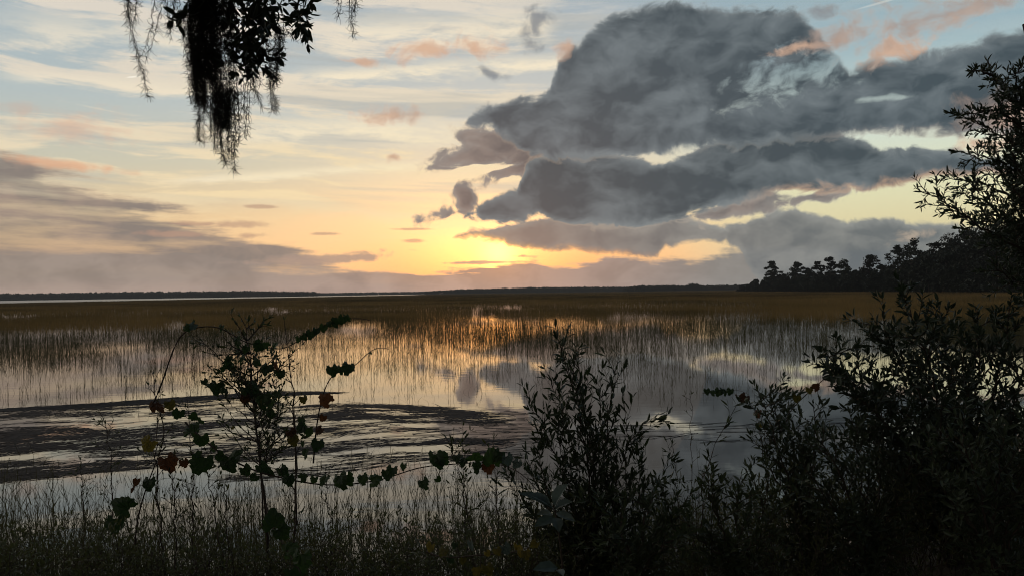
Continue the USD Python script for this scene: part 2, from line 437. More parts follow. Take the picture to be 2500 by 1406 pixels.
def leaf_set(pos, direc, nrm, L, W, curl=0.12, fold=0.18):
    """lance-shaped leaves, eight triangles each, folded along the midrib and curling at the tip"""
    n = len(pos)
    d = unit(direc)
    s = unit(np.cross(d, nrm))
    z = np.cross(s, d)
    L, W = np.broadcast_to(L, (n,)), np.broadcast_to(W, (n,))
    rows = [(0.0, 0, 0), (0.34, -0.46, 1), (0.34, 0, 0), (0.34, 0.46, 1), (0.72, -0.38, 1), (0.72, 0, 0), (0.72, 0.38, 1), (1.0, 0, 0)]
    v = np.empty((n, 8, 3))
    for k, (a, b, up) in enumerate(rows):
        v[:, k] = pos + d * (L * a)[:, None] + s * (W * b)[:, None] + z * ((W * fold * up) - L * curl * a * a)[:, None]
    f = np.array([(0, 1, 2), (0, 2, 3), (1, 4, 5), (1, 5, 2), (2, 5, 6), (2, 6, 3), (4, 7, 5), (5, 7, 6)])
    return v.reshape(-1, 3), (f[None] + (np.arange(n) * 8)[:, None, None]).reshape(-1, 3)


def lobed_leaf(c, d, nrm, size, rng, curl=0.25):
    """a grape leaf: heart-shaped base, toothed lobes, a slight cup; about 40 triangles"""
    d = unit(d); s = unit(np.cross(d, nrm)); z = np.cross(s, d)
    th = np.linspace(-np.pi * 0.86, np.pi * 0.86, 21)
    r = 0.50 * (1 + 0.10 * np.cos(3 * th) + 0.08 * np.cos(5 * th)) * (1 + 0.07 * (np.arange(21) % 2 * 2 - 1)) * (1 - 0.18 * (np.abs(th) / np.pi) ** 4)
    r = r * rng.uniform(0.94, 1.06, 21)
    x, y = r * np.cos(th) * 1.05 + 0.36, r * np.sin(th)
    ring = np.stack([x, y], 1)
    mid = ring * 0.55 + np.array([0.30, 0]) * 0.45
    pts = np.vstack([[[0.12, 0.0]], mid, ring])
    hgt = 0.22 * np.abs(pts[:, 1]) - curl * ((pts[:, 0] - 0.3) ** 2 + pts[:, 1] ** 2) + 0.03 * rng.standard_normal(len(pts))
    v = c + size * (pts[:, :1] * d + pts[:, 1:] * s + hgt[:, None] * z)
    f = [(0, 1 + i, 2 + i) for i in range(20)]
    for i in range(20):
        f += [(1 + i, 22 + i, 23 + i), (1 + i, 23 + i, 2 + i)]
    return v, np.array(f)


def mat(name, nodes, links, surface='out'):
    return usdkit.material(stage, '/World/Looks/' + name, nodes, links, surface=surface)


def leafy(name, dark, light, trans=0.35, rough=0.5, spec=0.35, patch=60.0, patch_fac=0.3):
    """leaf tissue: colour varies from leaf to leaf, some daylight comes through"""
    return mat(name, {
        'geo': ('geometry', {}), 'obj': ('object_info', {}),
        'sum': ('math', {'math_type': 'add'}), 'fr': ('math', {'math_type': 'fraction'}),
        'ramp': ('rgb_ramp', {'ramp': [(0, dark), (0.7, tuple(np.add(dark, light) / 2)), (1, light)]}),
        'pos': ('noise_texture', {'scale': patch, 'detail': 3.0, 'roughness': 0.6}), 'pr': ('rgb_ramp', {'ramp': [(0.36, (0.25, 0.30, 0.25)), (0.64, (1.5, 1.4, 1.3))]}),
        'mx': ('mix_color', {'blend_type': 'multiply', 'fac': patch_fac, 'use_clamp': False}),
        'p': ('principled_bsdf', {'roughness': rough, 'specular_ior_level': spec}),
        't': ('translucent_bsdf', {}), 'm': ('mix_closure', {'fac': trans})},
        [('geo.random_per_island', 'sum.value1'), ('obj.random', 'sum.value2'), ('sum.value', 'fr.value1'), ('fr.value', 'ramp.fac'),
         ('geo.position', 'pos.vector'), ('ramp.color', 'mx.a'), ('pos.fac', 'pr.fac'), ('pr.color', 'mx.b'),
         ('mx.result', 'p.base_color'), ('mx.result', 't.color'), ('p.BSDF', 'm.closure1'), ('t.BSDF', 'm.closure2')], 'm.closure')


def barky(name, a, b, scale=30.0):
    return mat(name, {'geo': ('geometry', {}), 'n': ('noise_texture', {'scale': scale, 'detail': 6.0}), 'r': ('rgb_ramp', {'ramp': [(0.3, a), (0.7, b)]}),
                      'b': ('bump', {'strength': 0.5, 'distance': 0.01}), 'p': ('principled_bsdf', {'roughness': 0.85, 'specular_ior_level': 0.2})},
               [('geo.position', 'n.vector'), ('n.fac', 'r.fac'), ('r.color', 'p.base_color'), ('n.fac', 'b.height'), ('b.normal', 'p.normal')], 'p.BSDF')


M = {
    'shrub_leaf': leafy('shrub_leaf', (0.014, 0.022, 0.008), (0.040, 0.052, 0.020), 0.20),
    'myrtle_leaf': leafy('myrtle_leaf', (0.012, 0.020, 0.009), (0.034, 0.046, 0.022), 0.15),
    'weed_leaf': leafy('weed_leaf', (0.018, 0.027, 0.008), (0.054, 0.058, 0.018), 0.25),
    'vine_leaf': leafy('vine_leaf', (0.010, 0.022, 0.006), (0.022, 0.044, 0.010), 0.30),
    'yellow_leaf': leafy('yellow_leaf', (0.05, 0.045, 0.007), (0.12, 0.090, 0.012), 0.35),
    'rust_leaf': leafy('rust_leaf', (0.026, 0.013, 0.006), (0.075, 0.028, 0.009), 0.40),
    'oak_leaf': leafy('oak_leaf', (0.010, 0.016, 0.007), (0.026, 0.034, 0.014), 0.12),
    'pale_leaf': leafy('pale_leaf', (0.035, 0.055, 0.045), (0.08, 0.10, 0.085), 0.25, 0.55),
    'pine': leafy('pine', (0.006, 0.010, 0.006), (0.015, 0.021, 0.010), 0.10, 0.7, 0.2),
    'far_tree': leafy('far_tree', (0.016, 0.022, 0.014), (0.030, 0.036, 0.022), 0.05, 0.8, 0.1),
    'marsh': leafy('marsh_grass', (0.052, 0.036, 0.013), (0.115, 0.076, 0.026), 0.42, 0.7, 0.2, 0.05, 0.75),
    'reed': leafy('reed', (0.032, 0.030, 0.011), (0.088, 0.072, 0.026), 0.35, 0.7, 0.2),
    'wrack': leafy('dead_reed', (0.008, 0.006, 0.005), (0.028, 0.021, 0.016), 0.05, 0.6, 0.25),
    'bark': barky('bark', (0.020, 0.016, 0.012), (0.06, 0.05, 0.04)),
    'twig': barky('twig', (0.020, 0.014, 0.010), (0.05, 0.036, 0.026), 80.0),
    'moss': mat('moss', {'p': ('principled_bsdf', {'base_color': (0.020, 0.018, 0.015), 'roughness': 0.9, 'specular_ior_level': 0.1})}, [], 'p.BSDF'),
    'soil': barky('soil', (0.018, 0.014, 0.010), (0.05, 0.04, 0.026), 5.0),
}
M['water'] = mat('water', {
    'geo': ('geometry', {}), 'mp': ('mapping', {'scale': (1.2, 3.6, 1.0)}), 'n': ('noise_texture', {'scale': 1.0, 'detail': 3.0, 'roughness': 0.5}),
    'mp2': ('mapping', {'scale': (0.10, 0.16, 1.0)}), 'n2': ('noise_texture', {'scale': 1.0, 'detail': 3.0}),
    'am': ('map_range', {'from_min': 0.38, 'from_max': 0.68, 'to_min': 0.0, 'to_max': 1.0}), 'h': ('math', {'math_type': 'multiply'}),
    'b': ('bump', {'strength': 0.5, 'distance': 0.0035}), 'p': ('principled_bsdf', {'base_color': (0.018, 0.014, 0.009), 'roughness': 0.025, 'ior': 1.55})},
    [('geo.position', 'mp.vector'), ('mp.vector', 'n.vector'), ('geo.position', 'mp2.vector'), ('mp2.vector', 'n2.vector'), ('n2.fac', 'am.value'),
     ('n.fac', 'h.value1'), ('am.result', 'h.value2'), ('h.value', 'b.height'), ('b.normal', 'p.normal')], 'p.BSDF')

# ------------------------------------------------------------------ the setting: water, bank, far shores
def sheet(x0, x1, y0, y1, nx, ny, zf):
    x, y = np.meshgrid(np.linspace(x0, x1, nx), np.linspace(y0, y1, ny), indexing='ij')
    z = zf(x, y)
    i, j = np.meshgrid(np.arange(nx - 1), np.arange(ny - 1), indexing='ij')
    a = i * ny + j
    return np.stack([x, y, z], -1).reshape(-1, 3), np.stack([a, a + ny, a + ny + 1, a + 1], -1).reshape(-1, 4)


def ground(x, y):
    x, y = np.asarray(x, float), np.asarray(y, float)
    yy = y - np.clip((x - 1.5) * 0.8, 0, 3)
    t = np.clip((yy - 2.6) / 5.6, 0, 1)
    bump = meshkit.noise(np.stack([x * 0.9, y * 0.9, 0 * x], -1), 3) - 0.5
    return 0.85 - 1.25 * (t * t * (3 - 2 * t)) + 0.12 * bump


put('water', sheet(-1790, 1790, -60, 2540, 3, 3, lambda x, y: 0 * x), M['water'], kind='structure')
v_, f_ = sheet(-45, 45, -58, 17, 120, 110, ground)
put('bank', (v_, f_), M['soil'], smooth=True, kind='structure')


def land(pts, h):
    """a low shore: an outline on the map raised h metres, sloping at its rim"""
    import shapely
    from shapely.geometry import Polygon
    p = Polygon(pts)
    m = trimesh.creation.extrude_polygon(p, h + 0.5)
    m.apply_translation([0, 0, -0.5])
    return np.array(m.vertices), np.array(m.faces)


def ground_xy(px, d):
    """map point at distance d in the direction of a photograph column"""
    return (px - 1250) / F_PX * d, d


M['river'] = mat('river', {'geo': ('geometry', {}), 'n': ('noise_texture', {'scale': 0.6, 'detail': 4.0}), 'b': ('bump', {'strength': 0.6, 'distance': 0.05}), 'p': ('principled_bsdf', {'base_color': (0.02, 0.018, 0.014), 'roughness': 0.30, 'ior': 1.40})},
    [('geo.position', 'n.vector'), ('n.fac', 'b.height'), ('b.normal', 'p.normal')], 'p.BSDF')
put('river', (np.array([(*ground_xy(-600, 430), 0.02), (*ground_xy(0, 452), 0.02), (*ground_xy(500, 640), 0.02), (*ground_xy(1000, 955), 0.02), (*ground_xy(1050, 1500), 0.02), (*ground_xy(1050, 1900), 0.02), (*ground_xy(-600, 1700), 0.02)]), np.array([(0, 1, 6), (1, 2, 6), (2, 3, 6), (3, 4, 6), (4, 5, 6)])), M['river'], kind='structure')
put('far_shore', land([ground_xy(-500, 1480), ground_xy(400, 1530), ground_xy(790, 1580), ground_xy(1060, 2050), ground_xy(1600, 1560), ground_xy(2100, 1500), ground_xy(2100, 2500), ground_xy(-500, 2500)], 0.25), M['soil'], kind='structure')
put('headland', land([ground_xy(1500, 900), ground_xy(1780, 640), ground_xy(2000, 400), ground_xy(2200, 285), ground_xy(2500, 205), ground_xy(3000, 170), ground_xy(4600, 120), ground_xy(4600, 1000), ground_xy(1900, 1100)], 0.25), M['soil'], kind='structure')

# ------------------------------------------------------------------ marsh grass, floating dead reeds
rng = np.random.default_rng(11)


def lownoise(x, y, sx, sy, seed):
    return meshkit.fbm(np.stack([x / sx, y / sy, 0 * x + seed * 7.3], -1), 4, seed)


def pool(px0, px1, y_top, y_bot, grass=0.7):
    """the open ground behind whose front grass a strip of water shows between two photograph rows"""
    mid = (px0 + px1) / 2
    far = on_plane(mid, y_top)[1]
    near = on_plane(mid, y_bot)[1] * (1 - grass / EYE[2])
    return ((px0 - 1250) / F_PX, (px1 - 1250) / F_PX, near, far)


POOLS = [pool(640, 705, 748, 758), pool(830, 940, 784, 794, 0.5), pool(1150, 1275, 743, 756), pool(1150, 1290, 758, 767, 0.6), pool(1330, 1470, 778, 796, 0.6), pool(1480, 1660, 760, 766, 0.6), pool(400, 450, 778, 790, 0.5), pool(0, 90, 766, 774, 0.5)]


def in_pools(x, y):
    hit = np.zeros(len(x), bool)
    for a0, a1, n, f in POOLS:
        u = (x / y - (a0 + a1) / 2) / ((a1 - a0) / 2)
        w = (y - (n + f) / 2) / ((f - n) / 2)
        hit |= u * u + np.abs(w) ** 3 < 1
    ragged = lownoise(x, y, 2.5, 6.0, 77) > 0.47
    return hit & ragged & (rng.uniform(0, 1, len(x)) < 0.93)


def wedge(d0, d1, density, half=0.74):
    n = int(density * half * (d1 ** 2 - d0 ** 2))
    y = np.sqrt(rng.uniform(d0 ** 2, d1 ** 2, n))
    return rng.uniform(-half, half, n) * y, y


def stems(x, y, h, w, segs, leaves, lean=0.10):
    n = len(x)
    b = np.stack([x, y, np.full(n, -0.05)], 1)
    mb = MB().add(*blades(b, h, w, rng.uniform(0, np.pi, n), rng.normal(0, lean, (n, 2)) * h[:, None], rng.uniform(0, 0.12, n), segs))
    for k in range(leaves):
        u = rng.uniform(0.15, 0.6, n)
        bb = b + np.stack([0 * u, 0 * u, u * h], 1)
        lh = h * rng.uniform(0.25, 0.55, n)
        mb.add(*blades(bb, lh, w * 0.9, rng.uniform(0, np.pi, n), rng.normal(0, 0.35, (n, 2)) * lh[:, None], rng.uniform(0, 0.5, n), 2))
    return mb


g = MB()
# scattered stems standing in open water, near to far
x, y = wedge(16.5, 52, 46)
keep_p = np.interp(y, [16.5, 19, 24, 30, 38, 52], [0.02, 0.12, 0.24, 0.5, 0.9, 1.0])
patch = lownoise(x, y, 3.5, 4.0, 1)
keep_p = keep_p * np.clip((patch - 0.36) / 0.22, 0.12, 1.7)
az_px = x / y * F_PX + 1250
keep_p *= np.interp(az_px, [0, 500, 900, 1400, 2500], [1.35, 1.2, 0.9, 1.0, 1.0])
k = (rng.uniform(0, 1, len(x)) < keep_p) & ~in_pools(x, y)
x, y = x[k], y[k]
h = rng.uniform(0.34, 0.74, len(x)) * np.interp(y, [16, 26, 50], [0.62, 0.9, 1.05])
near_g = MB().add(*stems(x, y, h, rng.uniform(0.005, 0.009, len(x)), 3, 2).get())
# broken, bent stems at its near edge
x, y = wedge(16.0, 28, 5.0)
k = lownoise(x, y, 3, 3, 5) > 0.47
x, y = x[k], y[k]
b = np.stack([x, y, np.full(len(x), -0.02)], 1)
hh = rng.uniform(0.12, 0.42, len(x))
near_g.add(*blades(b, hh, np.full(len(x), 0.006), rng.uniform(0, np.pi, len(x)), rng.normal(0, 0.28, (len(x), 2)), rng.uniform(0.2, 1.0, len(x)), 4))
# closed stand
x, y = wedge(52, 95, 36)
patch = lownoise(x, y, 9, 14, 2)
right_open = np.interp(x / y * F_PX + 1250, [0, 900, 1150, 1500, 2300], [1.0, 0.8, 0.42, 0.45, 0.6]) * np.interp(y, [52, 72, 95], [0.65, 1.0, 1.6])
k = (rng.uniform(0, 1, len(x)) < np.clip(right_open * np.clip((patch - 0.30) / 0.2, 0.25, 1.4), 0, 1)) & ~in_pools(x, y)
x, y = x[k], y[k]
g.add(*stems(x, y, rng.uniform(0.45, 0.85, len(x)), rng.uniform(0.008, 0.014, len(x)), 2, 1).get())
x, y = wedge(90, 210, 6.5)
k = ~in_pools(x, y)
x, y = x[k], y[k]
hgt = rng.uniform(0.5, 0.8, len(x)) + 0.25 * (lownoise(x, y, 14, 26, 3) - 0.5)
g.add(*stems(x, y, hgt, rng.uniform(0.022, 0.036, len(x)), 2, 0, 0.14).get())
marsh = UsdGeom.Xform.Define(stage, '/World/marsh_grass')
props(marsh, 'brown marsh grass standing in still water out to the far shore', 'grass', kind='stuff')
put('near_stems', near_g.get(), M['reed'], marsh, kind='stuff')
put('blades', g.get(), M['marsh'], marsh, kind='stuff')

# the far marsh: tiles of tufts, scattered to the river and the wooded points
def tile(size, n, h0, h1, w0, w1, seed):
    r = np.random.default_rng(seed)
    b = np.stack([r.uniform(-size / 2, size / 2, n), r.uniform(-size / 2, size / 2, n), np.full(n, -0.05)], 1)
    return blades(b, r.uniform(h0, h1, n), r.uniform(w0, w1, n), r.uniform(0, np.pi, n), r.normal(0, 0.12, (n, 2)), r.uniform(0, 0.2, n), 2)


inst = UsdGeom.PointInstancer.Define(stage, '/World/marsh_grass/far_tufts')
props(inst, kind='stuff')
protos = []
for i, (size, n, w0, w1) in enumerate(((16.0, 1100, 0.03, 0.05), (16.0, 1100, 0.03, 0.05), (40.0, 2600, 0.09, 0.15), (40.0, 2600, 0.09, 0.15))):
    vf = tile(size, n, 0.5, 0.85, w0, w1, 50 + i)
    usdkit.mesh(stage, f'/World/marsh_grass/far_tufts/tuft_tile_{i:03d}', vf, M['marsh'])
    protos.append(f'/World/marsh_grass/far_tufts/tuft_tile_{i:03d}')
inst.CreatePrototypesRel().SetTargets([Sdf.Path(p) for p in protos])
pos, ids = [], []


def marsh_end(px):
    return 1 / np.interp(px, [-200, 0, 500, 1000, 1060, 1500, 1800], [1 / 400, 1 / 450, 1 / 640, 1 / 950, 1 / 1500, 1 / 1500, 1 / 1450])


for d, s, first in [(d, 16.0, 0) for d in np.arange(212, 420, 15.0)] + [(d, 40.0, 2) for d in np.arange(440, 1500, 38.0)]:
    for xx in np.arange(-0.74 * d, 0.74 * d, s * 0.95):
        px = xx / d * F_PX + 1250
        if d + s / 2 > marsh_end(px): continue
        pos.append((xx + rng.uniform(-1, 1), d + rng.uniform(-1, 1), 0)); ids.append(first + int(rng.integers(2)))
inst.CreatePositionsAttr(Vt.Vec3fArray([Gf.Vec3f(*map(float, p)) for p in pos]))
inst.CreateProtoIndicesAttr(Vt.IntArray(ids))
a_ = rng.integers(0, 4, len(pos)) * np.pi / 4
inst.CreateOrientationsAttr(Vt.QuathArray([Gf.Quath(float(np.cos(t)), 0, 0, float(np.sin(t))) for t in a_]))

# floating mats of dead reed, lying along the drift lines
def mat_of(n, top, bot, band, seed, len_m=(0.25, 0.95), w=(0.007, 0.020), lift=0.007):
    """n dead stems afloat between two photograph curves on the water; band(u, v) gives how thick they lie"""
    r = np.random.default_rng(seed)
    px = r.uniform(top[0][0], top[-1][0], n * 4)
    yt, yb = np.interp(px, *zip(*top)), np.interp(px, *zip(*bot))
    v = r.uniform(0, 1, n * 4)
    py = yt + (yb - yt) * v
    dens = band(px, py, v, r)
    k = np.nonzero(r.uniform(0, 1, n * 4) < dens)[0][:n]
    px, py, v = px[k], py[k], v[k]
    P = np.array([on_plane(a, b) for a, b in zip(px, py)])
    e = 4.0
    yt2, yb2 = np.interp(px + e, *zip(*top)), np.interp(px + e, *zip(*bot))
    Q = np.array([on_plane(a, b) for a, b in zip(px + e, yt2 + (yb2 - yt2) * v)])
    d = unit(Q - P)
    ang = r.normal(0, 0.30, len(P)) + 0.5 * (lownoise(P[:, 0], P[:, 1], 0.9, 0.7, 9) - 0.5)
    d = np.stack([d[:, 0] * np.cos(ang) - d[:, 1] * np.sin(ang), d[:, 0] * np.sin(ang) + d[:, 1] * np.cos(ang), r.normal(0, 0.006, len(P))], 1)
    s = np.stack([-d[:, 1], d[:, 0], 0 * ang], 1)
    L, W = r.uniform(*len_m, len(P)), r.uniform(*w, len(P))
    z = r.uniform(0.001, lift, len(P))
    u = np.array([-0.5, 0.0, 0.5])
    bow = r.normal(0, 0.05, len(P)) * L
    mid = P[:, None] + d[:, None] * (L[:, None] * u)[:, :, None] + s[:, None] * (bow[:, None] * (1 - 4 * u ** 2))[:, :, None]
    mid[:, :, 2] += z[:, None]
    l, rr = mid - s[:, None] * W[:, None, None] * 0.5, mid + s[:, None] * W[:, None, None] * 0.5
    top_ = mid.copy(); top_[:, :, 2] += W[:, None] * 0.25
    V = np.stack([l, top_, rr], 2).reshape(len(P), 9, 3)
    f = []
    for a in (0, 3):
        f += [(a, a + 1, a + 4), (a, a + 4, a + 3), (a + 1, a + 2, a + 5), (a + 1, a + 5, a + 4)]
    return V.reshape(-1, 3), (np.array(f)[None] + (np.arange(len(P)) * 9)[:, None, None]).reshape(-1, 3)


def main_band(px, py, v, r):
    edge = np.exp(-((v - 0.06) / 0.055) ** 2) * 1.0
    mid = np.exp(-((py - np.interp(px, [0, 420, 700, 1300], [1082, 1050, 1060, 1040])) / 15) ** 2) * np.interp(px, [0, 420, 620], [1, 0.8, 0.1])
    low = np.exp(-((py - np.interp(px, [0, 250, 520, 900], [1168, 1142, 1105, 1080])) / 14) ** 2) * np.interp(px, [0, 520, 800], [1, 0.8, 0.15])
    right = np.exp(-((py - np.interp(px, [600, 900, 1300], [1010, 1015, 1006])) / 16) ** 2) * np.interp(px, [500, 650, 1000, 1280], [0, 0.9, 0.9, 0.7])
    n = meshkit.fbm(np.stack([px / 150, py / 14, 0 * px], -1), 4, 6)
    n2 = meshkit.fbm(np.stack([px / 70, py / 5.5, 0 * px + 3], -1), 3, 16)
    base = 0.02 + 0.75 * np.clip((n - 0.46) / 0.08, 0, 1) * np.clip((n2 - 0.46) / 0.05, 0.05, 1)
    hole = np.exp(-(((px - 1130) / 170) ** 2 + ((py - 1044) / 16) ** 2) * 1.2)
    fade = np.interp(px, [700, 1000, 1280], [1, 0.8, 0.45])
    clump = np.clip((n2 - 0.42) / 0.06, 0.03, 1) * 0.9
    return np.clip((base * fade + (edge + 0.7 * mid + 0.75 * low + 0.9 * right) * clump) * (1 - 0.96 * hole), 0, 1)


TOP = [(-160, 1012), (0, 1003), (250, 988), (450, 975), (600, 972), (720, 990), (860, 982), (960, 986), (1060, 991), (1160, 994), (1290, 1002)]
BOT = [(-160, 1200), (0, 1180), (250, 1152), (420, 1136), (600, 1122), (780, 1106), (950, 1088), (1100, 1080), (1290, 1075)]
put('reed_mat', mat_of(3500, TOP, BOT, main_band, 21), M['wrack'], label='wide dark mat of dead floating reeds in front of the standing grass', category='reed mat', kind='stuff')
T2 = [(-160, 1003), (0, 998), (200, 986), (400, 972), (560, 962), (700, 954), (815, 957)]
B2 = [(-160, 1010), (0, 1004), (200, 996), (400, 984), (560, 972), (700, 966), (815, 959)]
put('reed_mat', mat_of(1100, T2, B2, lambda a, b, v, r: 0.9 + 0 * a, 22), M['wrack'], label='narrow pointed strip of dead reeds at the upper edge of the wide mat', category='reed mat', kind='stuff')
T3 = [(1440, 1030), (1600, 1030), (1750, 1030), (2050, 1020), (2400, 1010)]
B3 = [(1440, 1075), (1600, 1085), (1750, 1085), (2050, 1080), (2400, 1070)]
put('floating_reeds', mat_of(90, T3, B3, lambda a, b, v, r: np.clip((meshkit.fbm(np.stack([a / 120, b / 9, 0 * a], -1), 3, 8) - 0.46) / 0.1, 0, 1), 23), M['wrack'], label='thin scatter of loose dead reeds on the grey water right of centre', category='dead reeds', kind='stuff')
T4 = [(560, 1105), (800, 1090), (1000, 1080), (1290, 1060)]
B4 = [(560, 1175), (800, 1160), (1000, 1135), (1290, 1120)]
put('floating_reeds', mat_of(260, T4, B4, lambda a, b, v, r: np.clip((meshkit.fbm(np.stack([a / 150, b / 10, 0 * a], -1), 3, 12) - 0.45) / 0.1, 0, 1) * (1 - v * 0.7), 24), M['wrack'], label='loose dead reeds drifting below the wide mat, behind the long vine', category='dead reeds', kind='stuff')

# reeds and grasses of the near shallows, lower left
n = 19000
x = rng.uniform(-7.5, 2.2, n)
y = rng.uniform(5.0, 9.6, n)
den = np.clip((lownoise(x, y, 0.7, 0.9, 15) - 0.38) / 0.2, 0.08, 1) * np.interp(y, [5.0, 7.2, 9.6], [1.0, 0.85, 0.10]) * np.interp(x / y * F_PX + 1250, [-200, 100, 400, 900, 1250, 1500], [1, 0.9, 0.75, 1, 0.9, 0.3])
k = rng.uniform(0, 1, n) < den * 0.62
x, y = x[k], y[k]
gz = np.maximum(ground(x, y), -0.3)
h = rng.uniform(0.40, 0.95, len(x)) + (-np.minimum(gz, 0)) * 0.6
b = np.stack([x, y, gz - 0.02], 1)
sh = MB().add(*blades(b, h, rng.uniform(0.004, 0.008, len(x)), rng.uniform(0, np.pi, len(x)), rng.normal(0, 0.10, (len(x), 2)), rng.uniform(0, 0.15, len(x)), 4))
for q in range(3):
    u = rng.uniform(0.15, 0.85, len(x))
    lh = h * rng.uniform(0.12, 0.35, len(x))
    sh.add(*blades(b + np.stack([0 * u, 0 * u, u * h], 1), lh, np.full(len(x), 0.006), rng.uniform(0, np.pi, len(x)), rng.normal(0, 0.5, (len(x), 2)) * lh[:, None], rng.uniform(0, 0.9, len(x)), 2))
put('shore_reeds', sh.get(), M['reed'], label='thin dark reeds and grasses in the shallows along the near bank', category='reeds', kind='stuff')

# ------------------------------------------------------------------ foreground shrubs, saplings, vines
def perp(t, rng):
    a = rng.normal(0, 1, 3)
    a -= t * (a @ t)
    return a / (np.linalg.norm(a) + 1e-9)


class Plant:
    def __init__(self, seed):
        self.rng = np.random.default_rng(seed)
        self.stems, self.tw = [], MB()
        self.p, self.d, self.n, self.s = [], [], [], []

    def leaf(self, pos, d, nrm, s):
        self.p.append(pos); self.d.append(d); self.n.append(nrm); self.s.append(s)

    def twig(self, p0, d0, length, r0, leaf_gap, leaf_l, up=0.35, depth=0, sub=0.0, bare=0.12, angle=(35, 60), density=1.0, wob=0.10):
        rg = self.rng
        n = max(4, int(length / 0.06))
        pts, d = [p0], unit(d0)
        for i in range(n):
            d = unit(d + np.array([0, 0, up / n]) + rg.normal(0, wob, 3))
            pts.append(pts[-1] + d * length / n)
        pts = np.array(pts)
        self.tw.add(*tube(pts, np.linspace(r0, r0 * 0.35, len(pts)), 4))
        self.dress(pts, leaf_gap, leaf_l, bare, density)
        if depth > 0:
            k = rg.poisson(sub * length)
            for _ in range(k):
                u = rg.uniform(0.2, 0.9)
                i = int(u * (len(pts) - 1))
                t = unit(pts[min(i + 1, len(pts) - 1)] - pts[i])
                a = math.radians(rg.uniform(*angle))
                self.twig(pts[i], t * math.cos(a) + perp(t, rg) * math.sin(a), length * rg.uniform(0.3, 0.6) * (1.1 - 0.5 * u), r0 * 0.6, leaf_gap, leaf_l, up, depth - 1, sub, bare, angle, density, wob)

    def dress(self, pts, gap, leaf_l, bare, density=1.0):
        rg = self.rng
        seg = np.linalg.norm(np.diff(pts, axis=0), axis=1)
        s = np.r_[0, np.cumsum(seg)]
        L = s[-1]
        u = bare * L + rg.uniform(0, gap)
        ph = rg.uniform(0, 6.28)
        while u < L:
            i = min(np.searchsorted(s, u) - 1, len(pts) - 2)
            i = max(i, 0)
            p = pts[i] + (pts[i + 1] - pts[i]) * ((u - s[i]) / (seg[i] + 1e-9))
            t = unit(pts[i + 1] - pts[i])
            a = unit(np.cross(t, [0.3, 0.5, 0.81])); b = np.cross(t, a)
            ph += 2.4
            rad = a * math.cos(ph) + b * math.sin(ph)
            sp = rg.uniform(0.55, 1.0)
            if rg.uniform() < density:
                d = unit(t * rg.uniform(0.5, 1.1) + rad * sp + np.array([0, 0, 0.15]) + rg.normal(0, 0.15, 3))
                self.leaf(p, d, unit(t - rad * 0.6 + rg.normal(0, 0.25, 3)), leaf_l * rg.uniform(0.55, 1.1))
            u += gap * rg.uniform(0.6, 1.5)
        d = unit(pts[-1] - pts[-2])
        for _ in range(2):
            self.leaf(pts[-1], unit(d + rg.normal(0, 0.35, 3)), perp(d, rg), leaf_l * rg.uniform(0.5, 0.9))

    def stem(self, pts, r0, branch_gap, branch_len, leaf_gap, leaf_l, first=0.3, depth=1, sub=5.0, angle=(30, 60), taper=0.6, r1=0.25, density=1.0, dress=True, up=0.35, side=None):
        rg = self.rng
        path = spline(pts, 26)
        path[1:-1] += rg.normal(0, 0.006, (24, 3))
        self.stems.append(tube(path, r0 * np.linspace(1, r1, 26), 6))
        seg = np.r_[0, np.cumsum(np.linalg.norm(np.diff(path, axis=0), axis=1))]
        H = seg[-1]
        s = first * H
        while s < H * 0.97:
            i = min(max(np.searchsorted(seg, s) - 1, 0), 24)
            t = unit(path[i + 1] - path[i])
            a = math.radians(rg.uniform(*angle))
            q = perp(t, rg)
            if side is not None and rg.uniform() < 0.6: q = unit(q * 0.5 + np.asarray(side))
            self.twig(path[i], t * math.cos(a) + q * math.sin(a), branch_len * rg.uniform(0.45, 1.1) * (1 - taper * s / H), max(r0 * 0.35, 0.0018), leaf_gap, leaf_l, up, depth, sub, 0.12, angle, density)
            s += branch_gap * rg.uniform(0.6, 1.5)
        if dress: self.dress(path[16:], leaf_gap * 1.3, leaf_l, 0.0, density)

    def build(self, name, label, category, loc, leaf_mat, width=0.22, group=None, singles=160, bark='twig', curl=0.12):
        rg = self.rng
        t = thing(name, label, category, loc, group)
        for s in self.stems: put('stem', s, M[bark], t, smooth=True)
        if self.tw.n: put('twigs', self.tw.get(), M[bark], t, kind='stuff')
        P, D, N, S = (np.array(q) for q in (self.p, self.d, self.n, self.s))
        if not len(P): return t
        W = S * width * rg.uniform(0.8, 1.2, len(S))
        singles = min(singles, len(P))
        near = np.argsort(np.linalg.norm(P - EYE, axis=1) / S + rg.uniform(0, 12, len(P)))
        one, rest = near[:singles], near[singles:]
        for i in one:
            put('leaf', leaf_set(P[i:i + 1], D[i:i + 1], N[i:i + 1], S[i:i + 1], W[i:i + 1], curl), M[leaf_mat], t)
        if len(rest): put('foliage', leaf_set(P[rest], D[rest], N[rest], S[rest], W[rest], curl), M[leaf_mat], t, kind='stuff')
        return t


def foot(px, y, jitter=0.0):
    x = (px - 1250) / F_PX * y
    return np.array([x, y, float(ground(x, y)) - 0.03])


def through(px_pts, y0, y1):
    """a path from the ground through photograph pixels, its distance easing from y0 to y1"""
    n = len(px_pts)
    return [at(px, py, y0 + (y1 - y0) * (i + 1) / n) for i, (px, py) in enumerate(px_pts)]


